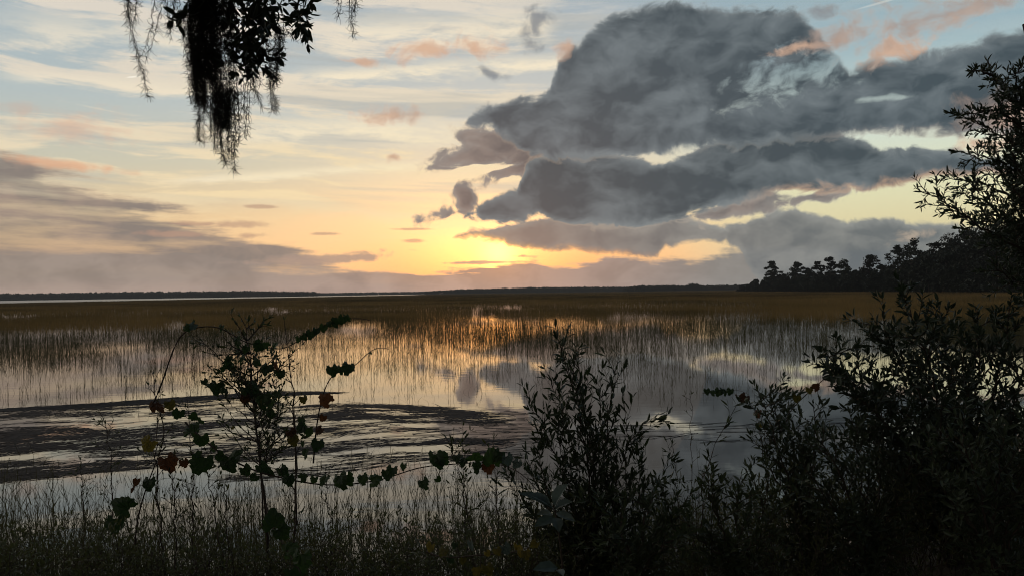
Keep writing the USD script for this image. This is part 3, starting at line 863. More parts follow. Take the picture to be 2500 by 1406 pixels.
# leafy shrub right of the middle
P = Plant(101)
b = foot(1430, 4.6)
for k, (pts, r0) in enumerate((([(1440, 1180), (1400, 960), (1356, 800)], 0.008), ([(1450, 1180), (1420, 980), (1408, 850)], 0.007), ([(1470, 1180), (1490, 1000), (1512, 862)], 0.008),
                               ([(1400, 1230), (1340, 1080), (1290, 955)], 0.006), ([(1490, 1200), (1470, 1050), (1470, 900)], 0.006), ([(1390, 1200), (1370, 1050), (1385, 960)], 0.006),
                               ([(1500, 1210), (1530, 1100), (1568, 1040), (1604, 1012)], 0.006), ([(1360, 1260), (1310, 1180), (1285, 1100)], 0.005), ([(1450, 1240), (1440, 1120), (1448, 960)], 0.006), ([(1530, 1260), (1560, 1170), (1575, 1090)], 0.005), ([(1350, 1260), (1320, 1130), (1330, 1010)], 0.005), ([(1520, 1230), (1530, 1080), (1520, 960)], 0.005), ([(1550, 1270), (1600, 1190), (1630, 1120)], 0.005), ([(1340, 1290), (1270, 1220), (1240, 1150)], 0.004), ([(1420, 1210), (1390, 1060), (1330, 900)], 0.005))):
    y0 = 4.6 + 0.12 * ((k * 7) % 5 - 2)
    P.stem([b + np.array([0.03 * (k % 4 - 1.5), 0.04 * (k % 3 - 1), 0])] + through(pts, 4.6, y0), r0, 0.046, 0.34, 0.032, 0.078, first=0.16, depth=1, sub=6.0, angle=(25, 50))
P.build('leafy_shrub', 'bushy shrub with narrow upright leaves in front of the open water, right of the middle', 'shrub', b, 'shrub_leaf', 0.25, singles=290)

# slender leafy twig shrubs beside it
P = Plant(102)
b = foot(1700, 4.9)
P.stem([b] + through([(1715, 1250), (1735, 1120), (1770, 1040), (1800, 985)], 4.9, 4.9), 0.006, 0.09, 0.20, 0.045, 0.075, first=0.45, depth=0, angle=(30, 55))
P.stem([b] + through([(1660, 1260), (1650, 1150), (1640, 1080)], 4.9, 4.8), 0.005, 0.06, 0.2, 0.03, 0.06, first=0.35)
P.stem([b] + through([(1700, 1270), (1710, 1180), (1725, 1120)], 4.9, 5.0), 0.005, 0.06, 0.2, 0.03, 0.06, first=0.35)
P.build('leafy_sapling', 'small sapling whose leafy top leans right towards the red vine leaves', 'sapling', b, 'shrub_leaf', 0.20, singles=120)
P = Plant(103)
b = foot(1690, 5.6)
P.stem([b] + through([(1690, 1200), (1688, 1060), (1684, 925)], 5.6, 5.6), 0.004, 0.11, 0.12, 0.07, 0.045, first=0.4, depth=0, density=0.8)
P.build('weed_stalk', 'thin tall bare weed stalk standing against the grey water reflection', 'weed', b, 'weed_leaf', 0.22, singles=40)

# twiggy sapling hung with vine, left
P = Plant(104)
b = foot(655, 4.9)
P.stem([b] + through([(650, 1300), (634, 1120), (618, 960), (608, 860), (588, 775)], 4.9, 4.9), 0.013, 0.017, 0.80, 0.034, 0.052, first=0.50, depth=1, sub=9.0, angle=(40, 75), r1=0.2, taper=0.78, up=0.25)
P.stem([at(618, 960, 4.9)] + through([(560, 900), (510, 850), (468, 808)], 4.9, 4.8), 0.005, 0.035, 0.22, 0.034, 0.042, first=0.1, depth=1, sub=7, angle=(35, 70))
P.stem([at(616, 940, 4.9)] + through([(660, 890), (690, 850)], 4.9, 5.0), 0.005, 0.035, 0.20, 0.034, 0.042, first=0.1, depth=1, sub=7, angle=(35, 70))
P.stem([at(632, 1040, 4.9)] + through([(590, 1010), (545, 960)], 4.9, 4.8), 0.004, 0.06, 0.16, 0.06, 0.04, first=0.2, depth=0)
P.build('twiggy_sapling', 'dark twiggy sapling with a spreading crown, tallest on the left bank', 'sapling', b, 'weed_leaf', 0.30, singles=280)
P = Plant(105)
b = foot(722, 4.7)
P.stem([b] + through([(722, 1200), (720, 1040), (712, 930), (702, 850), (694, 782)], 4.7, 4.7), 0.008, 0.05, 0.22, 0.045, 0.046, first=0.35, depth=0, angle=(40, 70))
P.build('twiggy_sapling', 'thin straight sapling just right of the spreading one, a few leaves only', 'sapling', b, 'weed_leaf', 0.24, singles=120)

# young stems and weeds along the left of the bank
for i, (px, y, pts, lab) in enumerate((
        (470, 4.9, [(470, 1250), (468, 1120), (462, 1010), (456, 955)], 'leafy young stem rising left of the spreading sapling, below the vine arch'),
        (385, 4.8, [(388, 1240), (380, 1110), (382, 1000), (372, 910)], 'thin stem with red leaves halfway up, left of the vine'),
        (280, 5.4, [(278, 1250), (270, 1140), (262, 1050), (240, 1000)], 'bent leafy weed before the left end of the reed mat'),
        (205, 5.6, [(206, 1290), (200, 1180), (195, 1120)], 'short straight weed at far left in front of the reed mat'),
        (530, 5.0, [(528, 1270), (505, 1160), (490, 1080)], 'dark branching weed stem close to the left of the tall sapling'),
        (440, 4.7, [(430, 1300), (425, 1200), (405, 1120)], 'weed stem with small leaves under the leaf hanging over the reed mat'),
        (1145, 5.0, [(1140, 1230), (1118, 1140), (1090, 1068)], 'slim weed with pointed leaves poking above the long vine, leaning left'),
        (1135, 5.2, [(1135, 1240), (1132, 1150), (1130, 1040)], 'slim upright weed crossing the right end of the long vine'),
        (1215, 5.1, [(1215, 1240), (1210, 1160), (1208, 1066)], 'short weed top beside the last leaves of the long vine'),
        (800, 5.2, [(805, 1300), (800, 1220), (795, 1150)], 'thin weed among the reeds under the long vine'),
        (560, 4.6, [(560, 1330), (548, 1240), (560, 1150)], 'stout weed stem left of the tall sapling foot'))):
    P = Plant(200 + i)
    b = foot(px, y)
    P.stem([b] + through(pts, y, y), 0.006, 0.05, 0.24, 0.034, 0.042 if px < 1000 else 0.055, first=0.35, depth=1, sub=4.0, angle=(35, 65))
    P.build('young_weed', lab, 'weed', b, 'weed_leaf', 0.26, singles=70)

# broad dark bush on the right
P = Plant(110)
b = foot(2330, 4.9)
tips = [([(2240, 1150), (2120, 980), (2010, 850)], 0.010), ([(2260, 1120), (2160, 960), (2060, 900)], 0.010), ([(2290, 1080), (2210, 900), (2130, 775)], 0.011), ([(2310, 1060), (2260, 880), (2205, 728)], 0.011),
        ([(2330, 1050), (2310, 860), (2290, 735)], 0.011), ([(2360, 1050), (2390, 880), (2380, 750)], 0.011), ([(2390, 1080), (2440, 900), (2470, 720)], 0.011), ([(2260, 1200), (2180, 1060), (2090, 960)], 0.010),
        ([(2300, 1150), (2270, 1000), (2230, 850)], 0.010), ([(2350, 1150), (2360, 1000), (2340, 860)], 0.010), ([(2420, 1150), (2470, 1020), (2500, 860)], 0.010), ([(2240, 1240), (2150, 1140), (2060, 1060)], 0.010), ([(2280, 1260), (2230, 1140), (2190, 1020)], 0.010), ([(2430, 1240), (2500, 1100), (2560, 960)], 0.010), ([(2330, 1240), (2300, 1120), (2310, 980)], 0.010), ([(2390, 1260), (2400, 1140), (2430, 1010)], 0.010)]
for k, (pts, r0) in enumerate(tips):
    P.stem([b + np.array([0.05 * (k % 5 - 2), 0.06 * (k % 3 - 1), 0])] + through(pts, 4.9, 4.9 + 0.22 * ((k * 5) % 7 - 3)), r0, 0.038, 0.40, 0.017, 0.066, first=0.15, depth=1, sub=8.0, angle=(30, 62), taper=0.45)
P.build('broad_bush', 'broad dense dark bush filling the lower right, below the hanging tree branches', 'bush', b, 'myrtle_leaf', 0.34, singles=290)
for i, (px, y, lst, lab) in enumerate((
        (1960, 4.7, [[(1930, 1200), (1890, 1060), (1850, 955)], [(1945, 1180), (1905, 1050), (1880, 950)], [(1960, 1180), (1950, 1080), (1925, 1010)], [(1980, 1190), (1990, 1060), (1985, 985)], [(1930, 1230), (1880, 1140), (1868, 1050)]], 'lower bush with rounded leaves between the grey water and the broad bush'),
        (2120, 4.3, [[(2080, 1230), (2030, 1120), (1990, 1050)], [(2110, 1220), (2090, 1110), (2075, 1010)], [(2140, 1230), (2150, 1120), (2130, 1040)], [(2060, 1270), (2000, 1190), (1960, 1130)], [(2170, 1260), (2210, 1160), (2220, 1090)]], 'low dark bush at the foot of the broad bush, nearest the camera'),
        (2440, 4.0, [[(2400, 1230), (2370, 1130), (2330, 1060)], [(2430, 1230), (2440, 1110), (2420, 1020)], [(2470, 1240), (2500, 1130), (2510, 1020)], [(2380, 1290), (2320, 1220), (2290, 1150)], [(2480, 1290), (2540, 1190), (2580, 1120)]], 'black bush in the lower right corner of the picture'),
        (1800, 4.2, [[(1780, 1330), (1750, 1260), (1720, 1190)], [(1800, 1320), (1800, 1240), (1810, 1160)], [(1830, 1330), (1860, 1250), (1870, 1170)], [(1770, 1360), (1700, 1310), (1680, 1250)]], 'low tangled bush at the bottom under the red vine leaves'),
        (1560, 4.1, [[(1540, 1360), (1510, 1290), (1470, 1230)], [(1560, 1350), (1570, 1270), (1560, 1200)], [(1590, 1360), (1630, 1280), (1650, 1210)], [(1580, 1380), (1620, 1330), (1680, 1290)]], 'low tangled bush at the bottom, right of the pale broad leaves'))):
    P = Plant(300 + i)
    b = foot(px, y)
    for k, pts in enumerate(lst):
        P.stem([b + np.array([0.04 * (k % 3 - 1), 0.05 * (k % 2), 0])] + through(pts, y, y + 0.15 * (k % 3 - 1)), 0.008, 0.042, 0.34, 0.018, 0.060, first=0.15, depth=1, sub=8.0, angle=(30, 62), taper=0.4)
    P.build('low_bush', lab, 'bush', b, 'myrtle_leaf' if px > 1850 else 'shrub_leaf', 0.32, singles=150)

# small tree leaning in from the right
P = Plant(120)
b = foot(2640, 5.2)
trunk = [b, at(2620, 1000, 5.2), at(2590, 600, 5.2), at(2550, 300, 5.3), at(2500, 60, 5.4)]
P.stems.append(tube(spline(trunk, 30), np.linspace(0.045, 0.012, 30), 8))
for k, (a_pt, pts, bl) in enumerate((((2600, 680), [(2500, 610), (2400, 560), (2330, 510), (2236, 460)], 0.24), ((2598, 650), [(2520, 570), (2430, 540), (2375, 545)], 0.22), ((2595, 600), [(2500, 500), (2400, 450), (2290, 440)], 0.26), ((2590, 560), [(2500, 440), (2420, 390), (2345, 400)], 0.26),
                                    ((2580, 480), [(2500, 380), (2420, 320), (2336, 275)], 0.24), ((2575, 440), [(2500, 320), (2430, 270), (2370, 300)], 0.22), ((2560, 360), [(2490, 260), (2440, 200), (2410, 148)], 0.18), ((2560, 340), [(2500, 250), (2480, 200), (2490, 160)], 0.20),
                                    ((2600, 620), [(2530, 520), (2470, 470), (2440, 400)], 0.28), ((2600, 700), [(2540, 640), (2480, 600), (2440, 590)], 0.24), ((2610, 760), [(2540, 700), (2470, 680), (2420, 640)], 0.25), ((2600, 640), [(2510, 590), (2440, 520), (2390, 490)], 0.28), ((2590, 540), [(2520, 470), (2480, 400), (2470, 330)], 0.24), ((2590, 500), [(2540, 420), (2500, 360), (2490, 290)], 0.30), ((2600, 600), [(2540, 540), (2500, 500), (2470, 450)], 0.32), ((2605, 690), [(2540, 600), (2500, 560), (2470, 540)], 0.32), ((2600, 660), [(2500, 580), (2420, 500), (2360, 440)], 0.28), ((2575, 400), [(2530, 320), (2500, 260), (2470, 230)], 0.28), ((2615, 800), [(2540, 740), (2500, 700), (2450, 690)], 0.30), ((2440, 205), [(2405, 178), (2372, 174)], 0.05))):
    P.stem([at(*a_pt, 5.2)] + through(pts, 5.2, 5.1 + 0.28 * ((k * 3) % 7 - 3) / 2), 0.010, 0.034, bl * 1.15, 0.0145, 0.056, first=0.10, depth=1, sub=9.0, angle=(30, 65), taper=0.55)
P.build('small_tree', 'small leafy tree reaching in from the right edge against the clouds', 'tree', b, 'myrtle_leaf', 0.27, singles=290)


# vines: a long stem with lobed leaves along it
def vine(name, label, px_path, y0, y1, leaves, seed, group=None, r0=0.005, foot_at=None):
    rg = np.random.default_rng(seed)
    pts = [at(px, py, y0 + (y1 - y0) * i / max(len(px_path) - 1, 1)) for i, (px, py) in enumerate(px_path)]
    if foot_at is not None: pts = [foot_at] + pts
    path = spline(pts, 60)
    t = thing(name, label, 'vine', pts[0], group)
    put('stem', tube(path, np.linspace(r0, r0 * 0.4, 60), 6), M['twig'], t, smooth=True)
    for px, py, size, m in leaves:
        y = y0 + (y1 - y0) * np.clip((px - px_path[0][0]) / (px_path[-1][0] - px_path[0][0] + 1e-6), 0, 1)
        c = at(px, py, y - rg.uniform(0.0, 0.08))
        i = np.argmin(np.linalg.norm(path - c, axis=1))
        s = size / F_PX * y * rg.uniform(0.45, 0.98)
        d = unit(np.array([rg.normal(0, 0.55), rg.normal(-0.2, 0.3), -1.0 if rg.uniform() < 0.75 else 0.5]))
        nrm = unit(np.array([rg.normal(0, 0.45), -1.0, rg.uniform(-0.1, 0.9)]))
        q = c - d * s * 0.45
        put('petiole', tube(np.array([path[i], (path[i] + q) / 2 + np.array([0, 0, 0.01]), q + d * s * 0.12]), 0.0013, 4), M['twig'], t)
        put('leaf', lobed_leaf(q, d, nrm, s * 1.05, rg, rg.uniform(0.15, 0.75)), M[m], t)
    return t


rg = np.random.default_rng(77)
path2 = [(452, 1030), (500, 1075), (560, 1118), (630, 1150), (700, 1168), (790, 1182), (880, 1178), (950, 1164), (1020, 1142), (1110, 1132), (1200, 1130), (1260, 1148), (1310, 1195), (1350, 1260)]
lv = [(475, 1042, 46), (492, 1075, 50), (520, 1092, 46), (540, 1118, 44), (575, 1112, 40), (560, 1135, 44), (600, 1148, 46), (640, 1140, 46), (655, 1152, 40), (620, 1165, 40), (690, 1150, 46), (705, 1172, 40), (740, 1165, 46), (765, 1170, 38), (790, 1170, 34), (830, 1172, 48), (850, 1170, 44), (885, 1168, 48), (915, 1170, 34), (945, 1158, 48), (955, 1150, 36), (1066, 1124, 50), (1080, 1120, 40), (1115, 1118, 48), (1130, 1124, 40), (1160, 1118, 48), (1165, 1140, 40), (1200, 1118, 50), (1216, 1110, 40), (1035, 1180, 34), (1070, 1170, 34), (985, 1138, 32)]
vine('grape_vine', 'long green vine with lobed leaves sagging across the picture in front of the reeds', path2, 4.3, 4.0, [(a, c, s, 'vine_leaf') for a, c, s in lv] + [(1192, 1140, 38, 'rust_leaf'), (1240, 1122, 40, 'pale_leaf'), (1262, 1132, 36, 'pale_leaf')], 31)
vine('grape_vine', 'thin vine arching over the top of the spreading sapling', [(370, 990), (400, 920), (425, 850), (450, 812), (490, 798), (540, 802), (590, 830), (640, 845), (690, 850), (730, 830), (790, 795), (850, 778), (905, 782)], 4.7, 4.7,
     [(578, 835, 40, 'vine_leaf'), (600, 852, 36, 'vine_leaf'), (632, 845, 38, 'vine_leaf'), (650, 842, 34, 'vine_leaf'), (668, 848, 30, 'vine_leaf'), (728, 828, 32, 'vine_leaf'), (742, 822, 30, 'vine_leaf'), (758, 816, 32, 'vine_leaf'), (772, 808, 28, 'vine_leaf'), (790, 800, 30, 'vine_leaf'), (804, 790, 28, 'vine_leaf'), (820, 786, 26, 'vine_leaf'), (836, 780, 26, 'vine_leaf'), (848, 776, 24, 'vine_leaf'), (470, 796, 28, 'pale_leaf'), (540, 800, 28, 'vine_leaf'), (455, 800, 24, 'vine_leaf')], 32)
vine('grape_vine', 'bare curling vine shoot with three dark leaves over the bright water', [(765, 1130), (772, 1050), (790, 960), (815, 915), (860, 895), (895, 865), (950, 852)], 4.6, 4.6, [(812, 904, 40, 'vine_leaf'), (832, 902, 32, 'vine_leaf'), (850, 898, 36, 'vine_leaf'), (795, 975, 38, 'rust_leaf'), (780, 1050, 32, 'rust_leaf'), (788, 1020, 28, 'rust_leaf'), (905, 862, 16, 'vine_leaf'), (775, 1085, 34, 'vine_leaf')], 33)
vine('climbing_vine', 'vine climbing the trunk of the spreading sapling, green and rusty leaves', [(640, 1290), (636, 1150), (622, 1020), (612, 930), (600, 860)], 4.75, 4.75,
     [(612, 950, 44, 'vine_leaf'), (640, 975, 46, 'vine_leaf'), (600, 975, 36, 'rust_leaf'), (660, 985, 40, 'vine_leaf'), (676, 960, 34, 'vine_leaf'), (515, 940, 34, 'vine_leaf'), (530, 946, 36, 'vine_leaf'), (545, 952, 30, 'vine_leaf'), (500, 932, 28, 'vine_leaf'), (672, 895, 36, 'rust_leaf'), (684, 912, 40, 'vine_leaf'), (650, 900, 34, 'vine_leaf'), (555, 895, 44, 'vine_leaf'), (590, 875, 38, 'vine_leaf'), (625, 885, 36, 'vine_leaf'), (660, 1010, 34, 'vine_leaf'), (560, 875, 36, 'vine_leaf')], 34)
vine('climbing_vine', 'vine on the thin straight sapling with yellow and rust coloured leaves', [(724, 1280), (722, 1150), (720, 1050), (716, 960)], 4.6, 4.6, [(712, 1058, 36, 'rust_leaf'), (735, 1045, 48, 'vine_leaf'), (752, 1052, 46, 'vine_leaf'), (716, 1075, 34, 'yellow_leaf'), (738, 1082, 36, 'vine_leaf'), (742, 975, 34, 'yellow_leaf'), (735, 1030, 40, 'vine_leaf'), (745, 1105, 34, 'vine_leaf')], 35)
vine('climbing_vine', 'vine at the far left with red, yellow and brown single leaves before the reed mat', [(330, 1330), (345, 1230), (380, 1130), (400, 1050), (385, 990), (392, 900)], 4.7, 4.7,
     [(375, 992, 38, 'rust_leaf'), (390, 998, 32, 'rust_leaf'), (415, 988, 30, 'yellow_leaf'), (434, 1010, 38, 'vine_leaf'), (358, 1085, 44, 'yellow_leaf'), (330, 1182, 44, 'rust_leaf'), (362, 1180, 38, 'vine_leaf'), (300, 1235, 52, 'vine_leaf'), (412, 1130, 44, 'rust_leaf'), (450, 1130, 40, 'rust_leaf'), (490, 1132, 58, 'vine_leaf'), (568, 1044, 18, 'yellow_leaf'), (280, 1280, 56, 'vine_leaf'), (478, 1020, 50, 'vine_leaf'), (468, 1046, 46, 'vine_leaf')], 36)
vine('creeper', 'creeper with red and yellow autumn leaves hanging over the grey water', [(1862, 1130), (1858, 1060), (1845, 1010), (1818, 970), (1795, 965)], 4.9, 4.9, [(1816, 972, 30, 'rust_leaf'), (1850, 1008, 32, 'rust_leaf'), (1857, 1036, 28, 'yellow_leaf'), (1798, 966, 16, 'rust_leaf')], 37, r0=0.003)
vine('creeper', 'creeper shoot rising to the right across the bush, orange leaf at its bend', [(1925, 1010), (1955, 975), (2000, 935), (2060, 880), (2110, 830), (2140, 795)], 4.5, 4.8, [(1992, 944, 34, 'rust_leaf'), (1976, 952, 28, 'yellow_leaf'), (1945, 972, 24, 'yellow_leaf'), (2070, 866, 22, 'vine_leaf')], 38, r0=0.003)
vine('creeper', 'short row of small green leaves on a stem above the grey water', [(1715, 960), (1735, 958), (1760, 955), (1785, 952), (1830, 965)], 4.9, 4.9, [(1726, 955, 22, 'vine_leaf'), (1740, 958, 24, 'vine_leaf'), (1754, 957, 24, 'vine_leaf'), (1768, 955, 24, 'vine_leaf'), (1782, 955, 22, 'vine_leaf')], 39, r0=0.002)
vine('yellow_creeper', 'creeper with yellow and green leaves low among the undergrowth near the bottom edge', [(1040, 1345), (1100, 1360), (1160, 1355), (1230, 1350), (1300, 1330)], 4.3, 4.0, [(1050, 1335, 30, 'yellow_leaf'), (1080, 1345, 30, 'yellow_leaf'), (1100, 1365, 34, 'vine_leaf'), (1130, 1368, 32, 'yellow_leaf'), (1190, 1350, 32, 'yellow_leaf'), (1215, 1345, 30, 'yellow_leaf'), (1262, 1342, 56, 'yellow_leaf'), (1285, 1352, 40, 'yellow_leaf'), (1305, 1328, 34, 'yellow_leaf'), (1165, 1395, 56, 'yellow_leaf'), (1190, 1390, 40, 'yellow_leaf'), (1150, 1330, 40, 'pale_leaf'), (1235, 1340, 34, 'pale_leaf'), (1110, 1330, 36, 'vine_leaf')], 40)
vine('green_creeper', 'trail of dark green leaves running down from the sapling foot to the bottom edge', [(650, 1230), (670, 1290), (700, 1340), (735, 1400)], 4.2, 3.9, [(668, 1270, 60, 'vine_leaf'), (690, 1300, 60, 'vine_leaf'), (705, 1340, 64, 'vine_leaf'), (735, 1370, 66, 'vine_leaf'), (722, 1400, 60, 'vine_leaf')], 41)

# plant with large pale leaves
P = thing('broadleaf_plant', 'plant with a few large pale grey green leaves, low in front of the bushy shrub', 'plant', foot(1360, 3.8))
rg = np.random.default_rng(5)
b = foot(1360, 3.8)
top = at(1352, 1230, 3.8)
put('stem', tube(spline([b, at(1368, 1330, 3.8), top], 16), np.linspace(0.008, 0.004, 16), 6), M['twig'], P, smooth=True)
for px, py, qx, qy, w in ((1352, 1240, 1368, 1180, 0.42), (1350, 1240, 1305, 1195, 0.32), (1352, 1245, 1385, 1215, 0.36), (1350, 1255, 1320, 1245, 0.3), (1355, 1262, 1310, 1275, 0.36), (1356, 1262, 1365, 1290, 0.5), (1350, 1240, 1284, 1190, 0.22), (1356, 1250, 1400, 1262, 0.3), (1360, 1390, 1375, 1395, 0.4), (1362, 1385, 1310, 1380, 0.35)):
    a, c = at(px, py, 3.8), at(qx, qy, 3.72)
    L = np.linalg.norm(c - a)
    put('leaf', leaf_set(a[None], (c - a)[None], unit(np.array([[rg.normal(0, 0.3), -0.6, 0.9]])), L, L * w * 1.4, 0.25, 0.2), M['pale_leaf'], P)

# dark undergrowth along the bank
P = Plant(400)
rg = np.random.default_rng(401)
for i in range(1300):
    px = rg.uniform(-120, 2620)
    y = rg.uniform(4.2, 6.2)
    b = foot(px, y)
    lim = np.interp(px, [0, 600, 1000, 1300, 1600, 1900, 2600], [0.60, 0.62, 0.50, 0.62, 0.64, 0.72, 0.9])
    h = lim * rg.uniform(0.45, 1.15)
    tip = b + np.array([rg.normal(0, 0.12), rg.normal(0, 0.1), h])
    P.stem([b, (b + tip) / 2 + rg.normal(0, 0.03, 3), tip], 0.003, 0.06, 0.22, 0.032, 0.045, first=0.12, depth=0, angle=(30, 70), taper=0.5)
Pn, D, N, S = (np.array(q) for q in (P.p, P.d, P.n, P.s))
u = UsdGeom.Xform.Define(stage, '/World/undergrowth')
props(u, 'tangled dark weeds and low leafy growth along the near bank', 'undergrowth', kind='stuff')
mb = MB()
for s in P.stems: mb.add(*s)
mb.add(*P.tw.get())
put('stalks', mb.get(), M['twig'], u, kind='stuff')
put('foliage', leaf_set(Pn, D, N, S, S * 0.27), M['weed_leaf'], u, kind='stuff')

# ------------------------------------------------------------------ live oak overhead and the moss hanging from it
def curves(path, polys, radius, material, **kw):
    c = UsdGeom.BasisCurves.Define(stage, path)
    c.CreateTypeAttr('linear')
    c.CreatePointsAttr(Vt.Vec3fArray.FromNumpy(np.vstack(polys).astype(np.float32)))
    c.CreateCurveVertexCountsAttr(Vt.IntArray.FromNumpy(np.array([len(p) for p in polys], np.int32)))
    c.CreateWidthsAttr(Vt.FloatArray.FromNumpy(np.concatenate([np.full(len(p), 2 * r) * np.linspace(1, 0.6, len(p)) for p, r in zip(polys, radius)]).astype(np.float32)))
    c.SetWidthsInterpolation('vertex')
    UsdShade.MaterialBindingAPI.Apply(c.GetPrim()).Bind(material)
    props(c, **kw)
    return c


def moss_strand(px_pts, rg, y=3.5, spread=0.006, lines=2, step=0.011, tend=3, tl=(0.018, 0.042), wig=0.004):
    """a hanging strand: a few wiggling threads with short curling tendrils all the way down"""
    base = spline([at(px, py, y) for px, py in px_pts], max(8, int(sum(math.dist(a, b) for a, b in zip(px_pts, px_pts[1:])) / F_PX * y / step)))
    polys, rad = [], []
    for _ in range(lines):
        off = rg.normal(0, spread, 3) * (1, 1, 0)
        w = np.cumsum(rg.normal(0, wig, (len(base), 3)), 0) * 0.35
        w -= np.linspace(0, 1, len(base))[:, None] * w[-1] * 0.6
        p = base + off * np.linspace(1, 0.5, len(base))[:, None] + w + rg.normal(0, 0.0015, base.shape)
        polys.append(p); rad.append(0.0011)
        k = rg.poisson(tend, len(p))
        for i in np.repeat(np.arange(len(p)), k):
            if i == 0: continue
            L = rg.uniform(*tl)
            th = rg.uniform(0, 6.283)
            d = np.array([math.cos(th), math.sin(th) * 0.8, rg.normal(-0.5, 0.7)])
            d /= np.linalg.norm(d)
            q = [p[i]]
            turn = rg.normal(0, 0.5, 3)
            for s in range(4):
                d = d + turn * 0.5 + np.array([0, 0, -0.12])
                d /= np.linalg.norm(d)
                q.append(q[-1] + d * L / 4)
            polys.append(np.array(q)); rad.append(rg.uniform(0.0006, 0.00095))
    return polys, rad


rg = np.random.default_rng(909)


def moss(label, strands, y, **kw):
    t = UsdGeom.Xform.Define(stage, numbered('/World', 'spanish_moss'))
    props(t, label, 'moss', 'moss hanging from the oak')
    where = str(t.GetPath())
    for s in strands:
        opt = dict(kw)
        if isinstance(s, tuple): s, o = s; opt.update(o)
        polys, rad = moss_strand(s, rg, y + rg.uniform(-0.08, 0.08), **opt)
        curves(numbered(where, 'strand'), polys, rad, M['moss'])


moss('long thin double strand of grey moss at the left, joining into one tail', [[(312, -40), (316, 20), (322, 70), (332, 115), (342, 150), (352, 185), (360, 236)], [(388, -40), (382, 20), (374, 60), (366, 105), (352, 140)], [(305, -40), (310, 10), (316, 50)], [(330, -40), (334, 15), (328, 60)]], 3.5, lines=2, spread=0.010, tend=2.6, tl=(0.02, 0.05))
moss('short thin tuft of moss between the long double strand and the big curtain', [[(402, -40), (404, 15), (410, 50), (414, 88)], [(420, -40), (422, 10), (420, 40), (416, 70)], [(428, -40), (428, 20)]], 3.5, lines=2, spread=0.010, tend=2.4)
moss('small thin tuft of moss hanging alone to the right of the oak leaves', [[(856, -30), (856, 15), (860, 50), (864, 86)], [(838, -30), (832, 10), (828, 40)], [(868, -30), (866, 10), (862, 30)]], 3.5, lines=2, spread=0.008, tend=2.4)
big = []
fat = dict(lines=11, spread=0.028, tend=3.4)
for pts, o in (([(470, -40), (466, 60), (470, 140), (478, 220), (484, 290), (486, 345)], dict(lines=5, spread=0.012, tend=3.2)),
               ([(480, -40), (476, 80), (482, 170), (484, 250)], fat), ([(460, 20), (458, 90), (466, 160), (474, 230)], dict(lines=3, spread=0.012, tend=3)),
               ([(500, -40), (496, 60), (494, 150), (500, 220), (502, 260)], fat), ([(515, -40), (516, 60), (518, 160), (524, 230), (526, 300)], fat), ([(492, 100), (496, 200), (498, 270)], dict(lines=3, spread=0.008, tend=2.5)),
               ([(505, -40), (505, 40), (508, 110), (512, 190)], fat), ([(525, -40), (528, 50), (524, 120), (520, 200)], fat), ([(487, -40), (488, 60), (486, 130), (488, 200)], fat),
               ([(534, 200), (530, 250), (527, 300), (526, 340), (528, 362)], dict(lines=4, spread=0.010, tend=3, wig=0.002)),
               ([(545, 200), (542, 260), (541, 320), (543, 360), (552, 398)], dict(lines=4, spread=0.010, tend=3, wig=0.002)), ([(560, 240), (560, 300), (559, 350), (560, 384)], dict(lines=3, spread=0.009, tend=3, wig=0.002)),
               ([(568, 215), (570, 270), (571, 330), (570, 375), (574, 420)], dict(lines=3, spread=0.008, tend=3, wig=0.002)), ([(580, 220), (582, 260), (583, 310), (582, 352)], dict(lines=3, spread=0.009, tend=2.8, wig=0.002)), ([(515, 240), (513, 290), (515, 330)], dict(lines=2, spread=0.008, tend=2.6, wig=0.002)),
                              ([(552, 215), (552, 240), (552, 270), (548, 310)], dict(lines=20, spread=0.030, tend=4)),
               ([(545, -40), (548, 40), (545, 110), (548, 180), (552, 225)], dict(lines=10, spread=0.022, tend=3)),
               ([(562, -40), (566, 50), (570, 120), (572, 200), (580, 250)], dict(lines=4, spread=0.016, tend=2.5)),
               ([(598, 180), (602, 230), (600, 280), (598, 330)], dict(lines=3, spread=0.010, tend=2.6)),
               ([(585, 180), (590, 230), (586, 290)], dict(lines=2, spread=0.010, tend=2.4)),
               ([(615, 180), (622, 215), (632, 240), (640, 262)], dict(lines=3, spread=0.012, tend=2.4)),
               ([(630, 170), (632, 200), (628, 235)], dict(lines=2, spread=0.012, tend=2.2)),
               ([(672, 60), (674, 110), (664, 170), (662, 215), (668, 268)], dict(lines=5, spread=0.014, tend=3)),
               ([(682, 60), (684, 110), (680, 150), (672, 200)], dict(lines=5, spread=0.014, tend=3)),
               ([(655, 80), (652, 140), (656, 190)], dict(lines=3, spread=0.012, tend=2.6)),
               ([(724, 74), (726, 92)], dict(lines=3, spread=0.02, tend=2.4))):
    big.append((pts, o))
moss('large black curtain of moss hanging from the oak branch, longest at its middle', big, 3.55)

